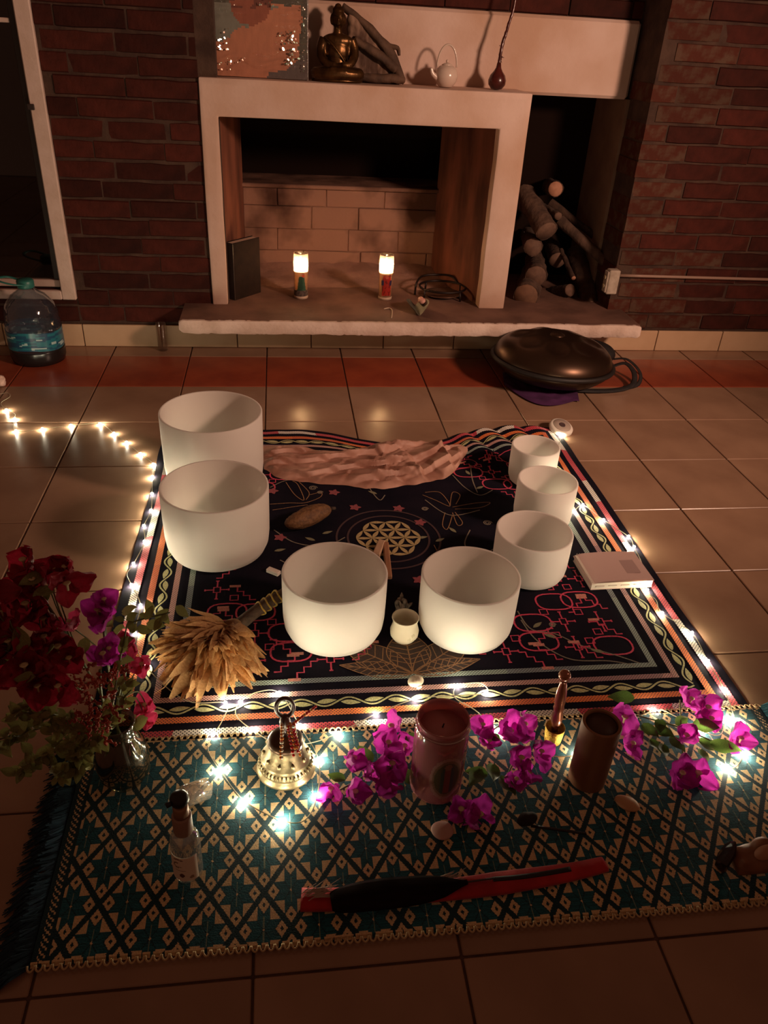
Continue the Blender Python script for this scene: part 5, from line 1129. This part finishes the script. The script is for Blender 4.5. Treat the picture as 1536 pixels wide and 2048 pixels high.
obj('shell', MB().lathe([(.0190, -.028), (.0205, -.027), (.0205, .020), (.0165, .026), (.002, .027)], 28, cap0=False), glass('cap_plastic', (.82, .76, .70), .25, .06, body=.3, bodycol=(.7, .6, .5)), oc, smooth=True)
# red handled feather
fe = thing('feather_fan', 'dark feather bound on a long red cloth handle lying on runner', 'feather', (1.0, -2.185, Z1))
rp = catmull([G(602, 1798, .014), G(660, 1798, .014), G(760, 1790, .016), G(900, 1778, .016), G(1000, 1765, .016), G(1100, 1750, .016), G(1165, 1738, .015), G(1210, 1727, .013)], 6)
rw = [.0215, .021, .020, .020, .022, .019, .0165, .015]; n = len(rp); rr = [(lambda k: rw[int(k)]+(rw[min(int(k)+1, 7)]-rw[int(k)])*(k-int(k)))(i/(n-1)*7) for i in range(n)]
m_rc = mat('red_felt', (.52, .018, .024), .85, c2=(.36, .010, .014), scale=25, sheen=.2, bump=.3, bscale=80)
def flat_strip(pts, wid, th, z_=None):
    vs = []; fs = []; N_ = len(pts)
    for i, p in enumerate(pts):
        t = (pts[min(i+1, N_-1)]-pts[max(i-1, 0)]); t.z = 0; t.normalize(); nn = Vector((-t.y, t.x, 0)); w = wid[i] if isinstance(wid, list) else wid
        for a, zz in ((-1, -.3), (-.75, .7), (0, 1), (.75, .7), (1, -.3), (0, -1)): q = p+nn*w*a; vs.append((q.x, q.y, p.z+zz*th))
    for i in range(N_-1):
        for k in range(6): k2 = (k+1) % 6; fs.append((i*6+k, (i+1)*6+k, (i+1)*6+k2, i*6+k2))
    fs.append(tuple(range(6))); fs.append(tuple(reversed([(N_-1)*6+k for k in range(6)]))); return MB().add(vs, fs)
obj('red_handle', flat_strip(rp, rr, .0050), m_rc, fe, smooth=True, world=True)
qp = catmull([G(662, 1803, .025), G(740, 1790, .026), G(830, 1780, .026), G(885, 1772, .026), G(935, 1764, .026)], 8); N_ = len(qp)
obj('feather_vane', flat_strip(qp, [max(.0015, .028*math.sin(PI*min(1, (i/(N_-1))*.72+.05)**.55)*(1-.65*sst(.72, 1, i/(N_-1)))) for i in range(N_)], .0028), mat('black_feather', (.007, .004, .004), .9, c2=(.012, .006, .005), scale=120, stretch=(.2, 1, 1), spec=.1), fe, smooth=True, world=True)
obj('quill', MB().tube(qp+[G(990, 1756, .024)], .0016, 6), mat('dark_quill', (.05, .03, .02), .5), fe, smooth=True, world=True)
m_dn = mat('white_down', (.50, .40, .33), .9, translucent=.2)
random.seed(31)
for cx_, cy_, ln_, an in ((628, 1788, .040, .25), (885, 1762, .042, .2)):
    dn = MB(); c = G(cx_, cy_, .023)
    for k in range(26):
        a = an+random.uniform(-.35, .35); L = ln_*random.uniform(.5, 1.0); s_ = c+Vector((random.uniform(-.014, .014), random.uniform(-.008, .008), 0)); e_ = s_+Vector((math.cos(a)*L, math.sin(a)*L, random.uniform(-.004, .004))); dn.tube([s_-(e_-s_)*.4, s_+Vector((0, 0, .002)), e_], [.0005, .0011, .0004], 4)
    obj('white_down', dn, m_dn, fe, world=True)
obj('black_cord', flat_strip([p+Vector((0, 0, .0052)) for p in catmull([G(985, 1762, .016), G(1040, 1757, .016), G(1090, 1750, .016), G(1140, 1741, .016)], 5)], .0048, .0016), mat('black_leather', (.010, .006, .006), .6), fe, smooth=True, world=True)
# black beater
be = thing('small_beater', 'thin black beater with round head on runner near wooden cylinder', 'beater', (*G(1050, 1655, 0).xy, Z1)); m_be = mat('black_felt', (.012, .008, .008), .8)
obj('head', MB().ball((0, 0, .0155), (.019, .014, .0150), 18, 12, nz=.25, nsc=60), m_be, be, smooth=True)
obj('shaft', MB().tube([G(1062, 1652, .016), G(1120, 1660, .015), G(1172, 1667, .014)], .0026, 8), mat('black_lacquer', (.01, .006, .005), .3), be, smooth=True, world=True)
# carved wood block and dark shard at the right edge
wb = thing('carved_wood_block', 'stubby brown carved wooden block at lower right of runner', 'carving', (*G(1500, 1752, 0).xy, Z1)); m_cw = mat('brown_carved_wood', (.25, .105, .048), .6, c2=(.17, .07, .03), scale=22)
b = MB(); b.ball((0, .012, .024), (.036, .026, .023), 18, 12); b.ball((.018, .020, .040), (.022, .018, .022), 14, 10); b.box(-.028, .030, -.006, .030, 0, .040); me = remesh(b, .0035, 5); me.materials.append(m_cw); obj('body', me, None, wb)
obj('lit_face', MB().lathe([(.019, 0), (.0185, .004), (.001, .005)], 24, M=Matrix.Translation((.012, .004, .052)) @ Matrix.Rotation(-.5, 4, 'Y') @ Matrix.Rotation(.45, 4, 'X') @ Matrix.Diagonal((1.1, .62, 1, 1))), mat('lit_face_wood', (.42, .20, .115), .7), wb, smooth=True)  # paler disc carries the light on the slanted top in its colour
dsx = G(1437, 1742, 0); ds2 = obj('dark_shard', MB().tube([(0, 0, 0), (.004, .004, .016), (.012, .008, .036), (.016, .010, .050), (.018, .011, .056)], [.013, .016, .014, .008, .002], 7, wob=.3, squash=.6), mat('obsidian', (.012, .006, .007), .2, c2=(.03, .01, .012), scale=20)); ds2.location = (dsx.x, dsx.y, Z1)
tag(ds2, 'dark pointed obsidian shard left of the carved wood block', 'stone')

# ================================================================== FAIRY LIGHTS
def sz(x, y):
    if RX0 < x < RX1 and RY0 < y < RY1: return .0125
    if CX0 < x < CX1 and CY0 < y < CY1: return .0095
    return .0045
path = [(-40, 800, 0), (10, 786, 0), (20, 793, 0), (2, 806, 0), (13, 820, 1), (30, 828, 0), (29, 838, 1), (32, 862, 1), (85, 858, 1), (142, 851, 1), (200, 848, 1), (228, 867, 1), (253, 885, 1), (281, 908, 1), (307, 929, 1), (305, 954, 1), (304, 988, 1), (302, 1021, 1), (288, 1052, 1), (289, 1083, 1), (267, 1128, 1), (254, 1148, 0), (263, 1170, 1), (281, 1211, 1), (270, 1266, 1), (290, 1330, 1), (370, 1400, 0), (451, 1406, 1), (445, 1440, 0), (426, 1471, 1), (416, 1500, 0), (440, 1540, 1), (488, 1601, 1), (564, 1641, 1), (610, 1640, 0), (634, 1592, 1), (637, 1519, 1), (599, 1451, 1), (559, 1386, 1), (515, 1384, 0), (481, 1404, 1), (472, 1430, 0), (505, 1460, 1), (560, 1490, 0), (620, 1486, 0), (675, 1467, 1), (752, 1428, 1), (830, 1398, 1), (890, 1392, 0), (972, 1386, 1), (960, 1366, 0), (915, 1372, 1), (910, 1395, 0), (950, 1420, 0), (995, 1460, 1), (1070, 1505, 0), (1156, 1509, 1), (1230, 1460, 0), (1309, 1421, 1), (1350, 1432, 0), (1402, 1461, 1), (1440, 1470, 0), (1454, 1438, 1), (1474, 1440, 1), (1476, 1480, 0), (1486, 1508, 1), (1474, 1532, 0), (1455, 1534, 1), (1448, 1500, 0), (1470, 1450, 0), (1448, 1379, 1), (1415, 1322, 1), (1384, 1266, 1), (1324, 1226, 1), (1312, 1200, 0), (1294, 1180, 1), (1285, 1130, 0), (1268, 1094, 1), (1257, 1073, 1), (1207, 1040, 1), (1166, 1010, 1)]
wp = []; bulbs = []
for x, y, f in path:
    p = G(x, y, 0); p.z = sz(p.x, p.y); p = G(x, y, p.z); wp.append(p)
    if f: bulbs.append(p)
for x, y, f in ((1.612, -1.0, 1), (1.622, -.88, 1), (1.640, -.72, 1), (1.70, -.58, 0)):
    p = Vector((x, y, sz(x, y))); wp.append(p)
    if f: bulbs.append(p)
p = G(1122, 873, .006); wp.append(p); bulbs.append(p); wp.append(G(1121, 862, .012))
fl_ = thing('fairy_lights', 'warm white fairy light string winding around cloth and runner', 'string lights', (wp[30].x, wp[30].y, 0))
obj('wire', MB().tube(catmull(wp, 6), .0011, 5), mat('clear_wire', (.50, .44, .30), .3, coat=.3), fl_, smooth=True, world=True)
m_led = mat('led_glow', (1, .85, .55), .4, emit=(1.0, .87, .60), estr=LED_STRENGTH)
me = MB().ball((0, 0, 0), (.0036, .0048, .0033), 8, 5).mesh('bulb', m_led, True)
for p in bulbs: inst('bulb', me, Matrix.Translation(p+Vector((0, 0, .0012))-fl_.location) @ Matrix.Rotation(random.uniform(0, PI), 4, 'Z'), fl_)
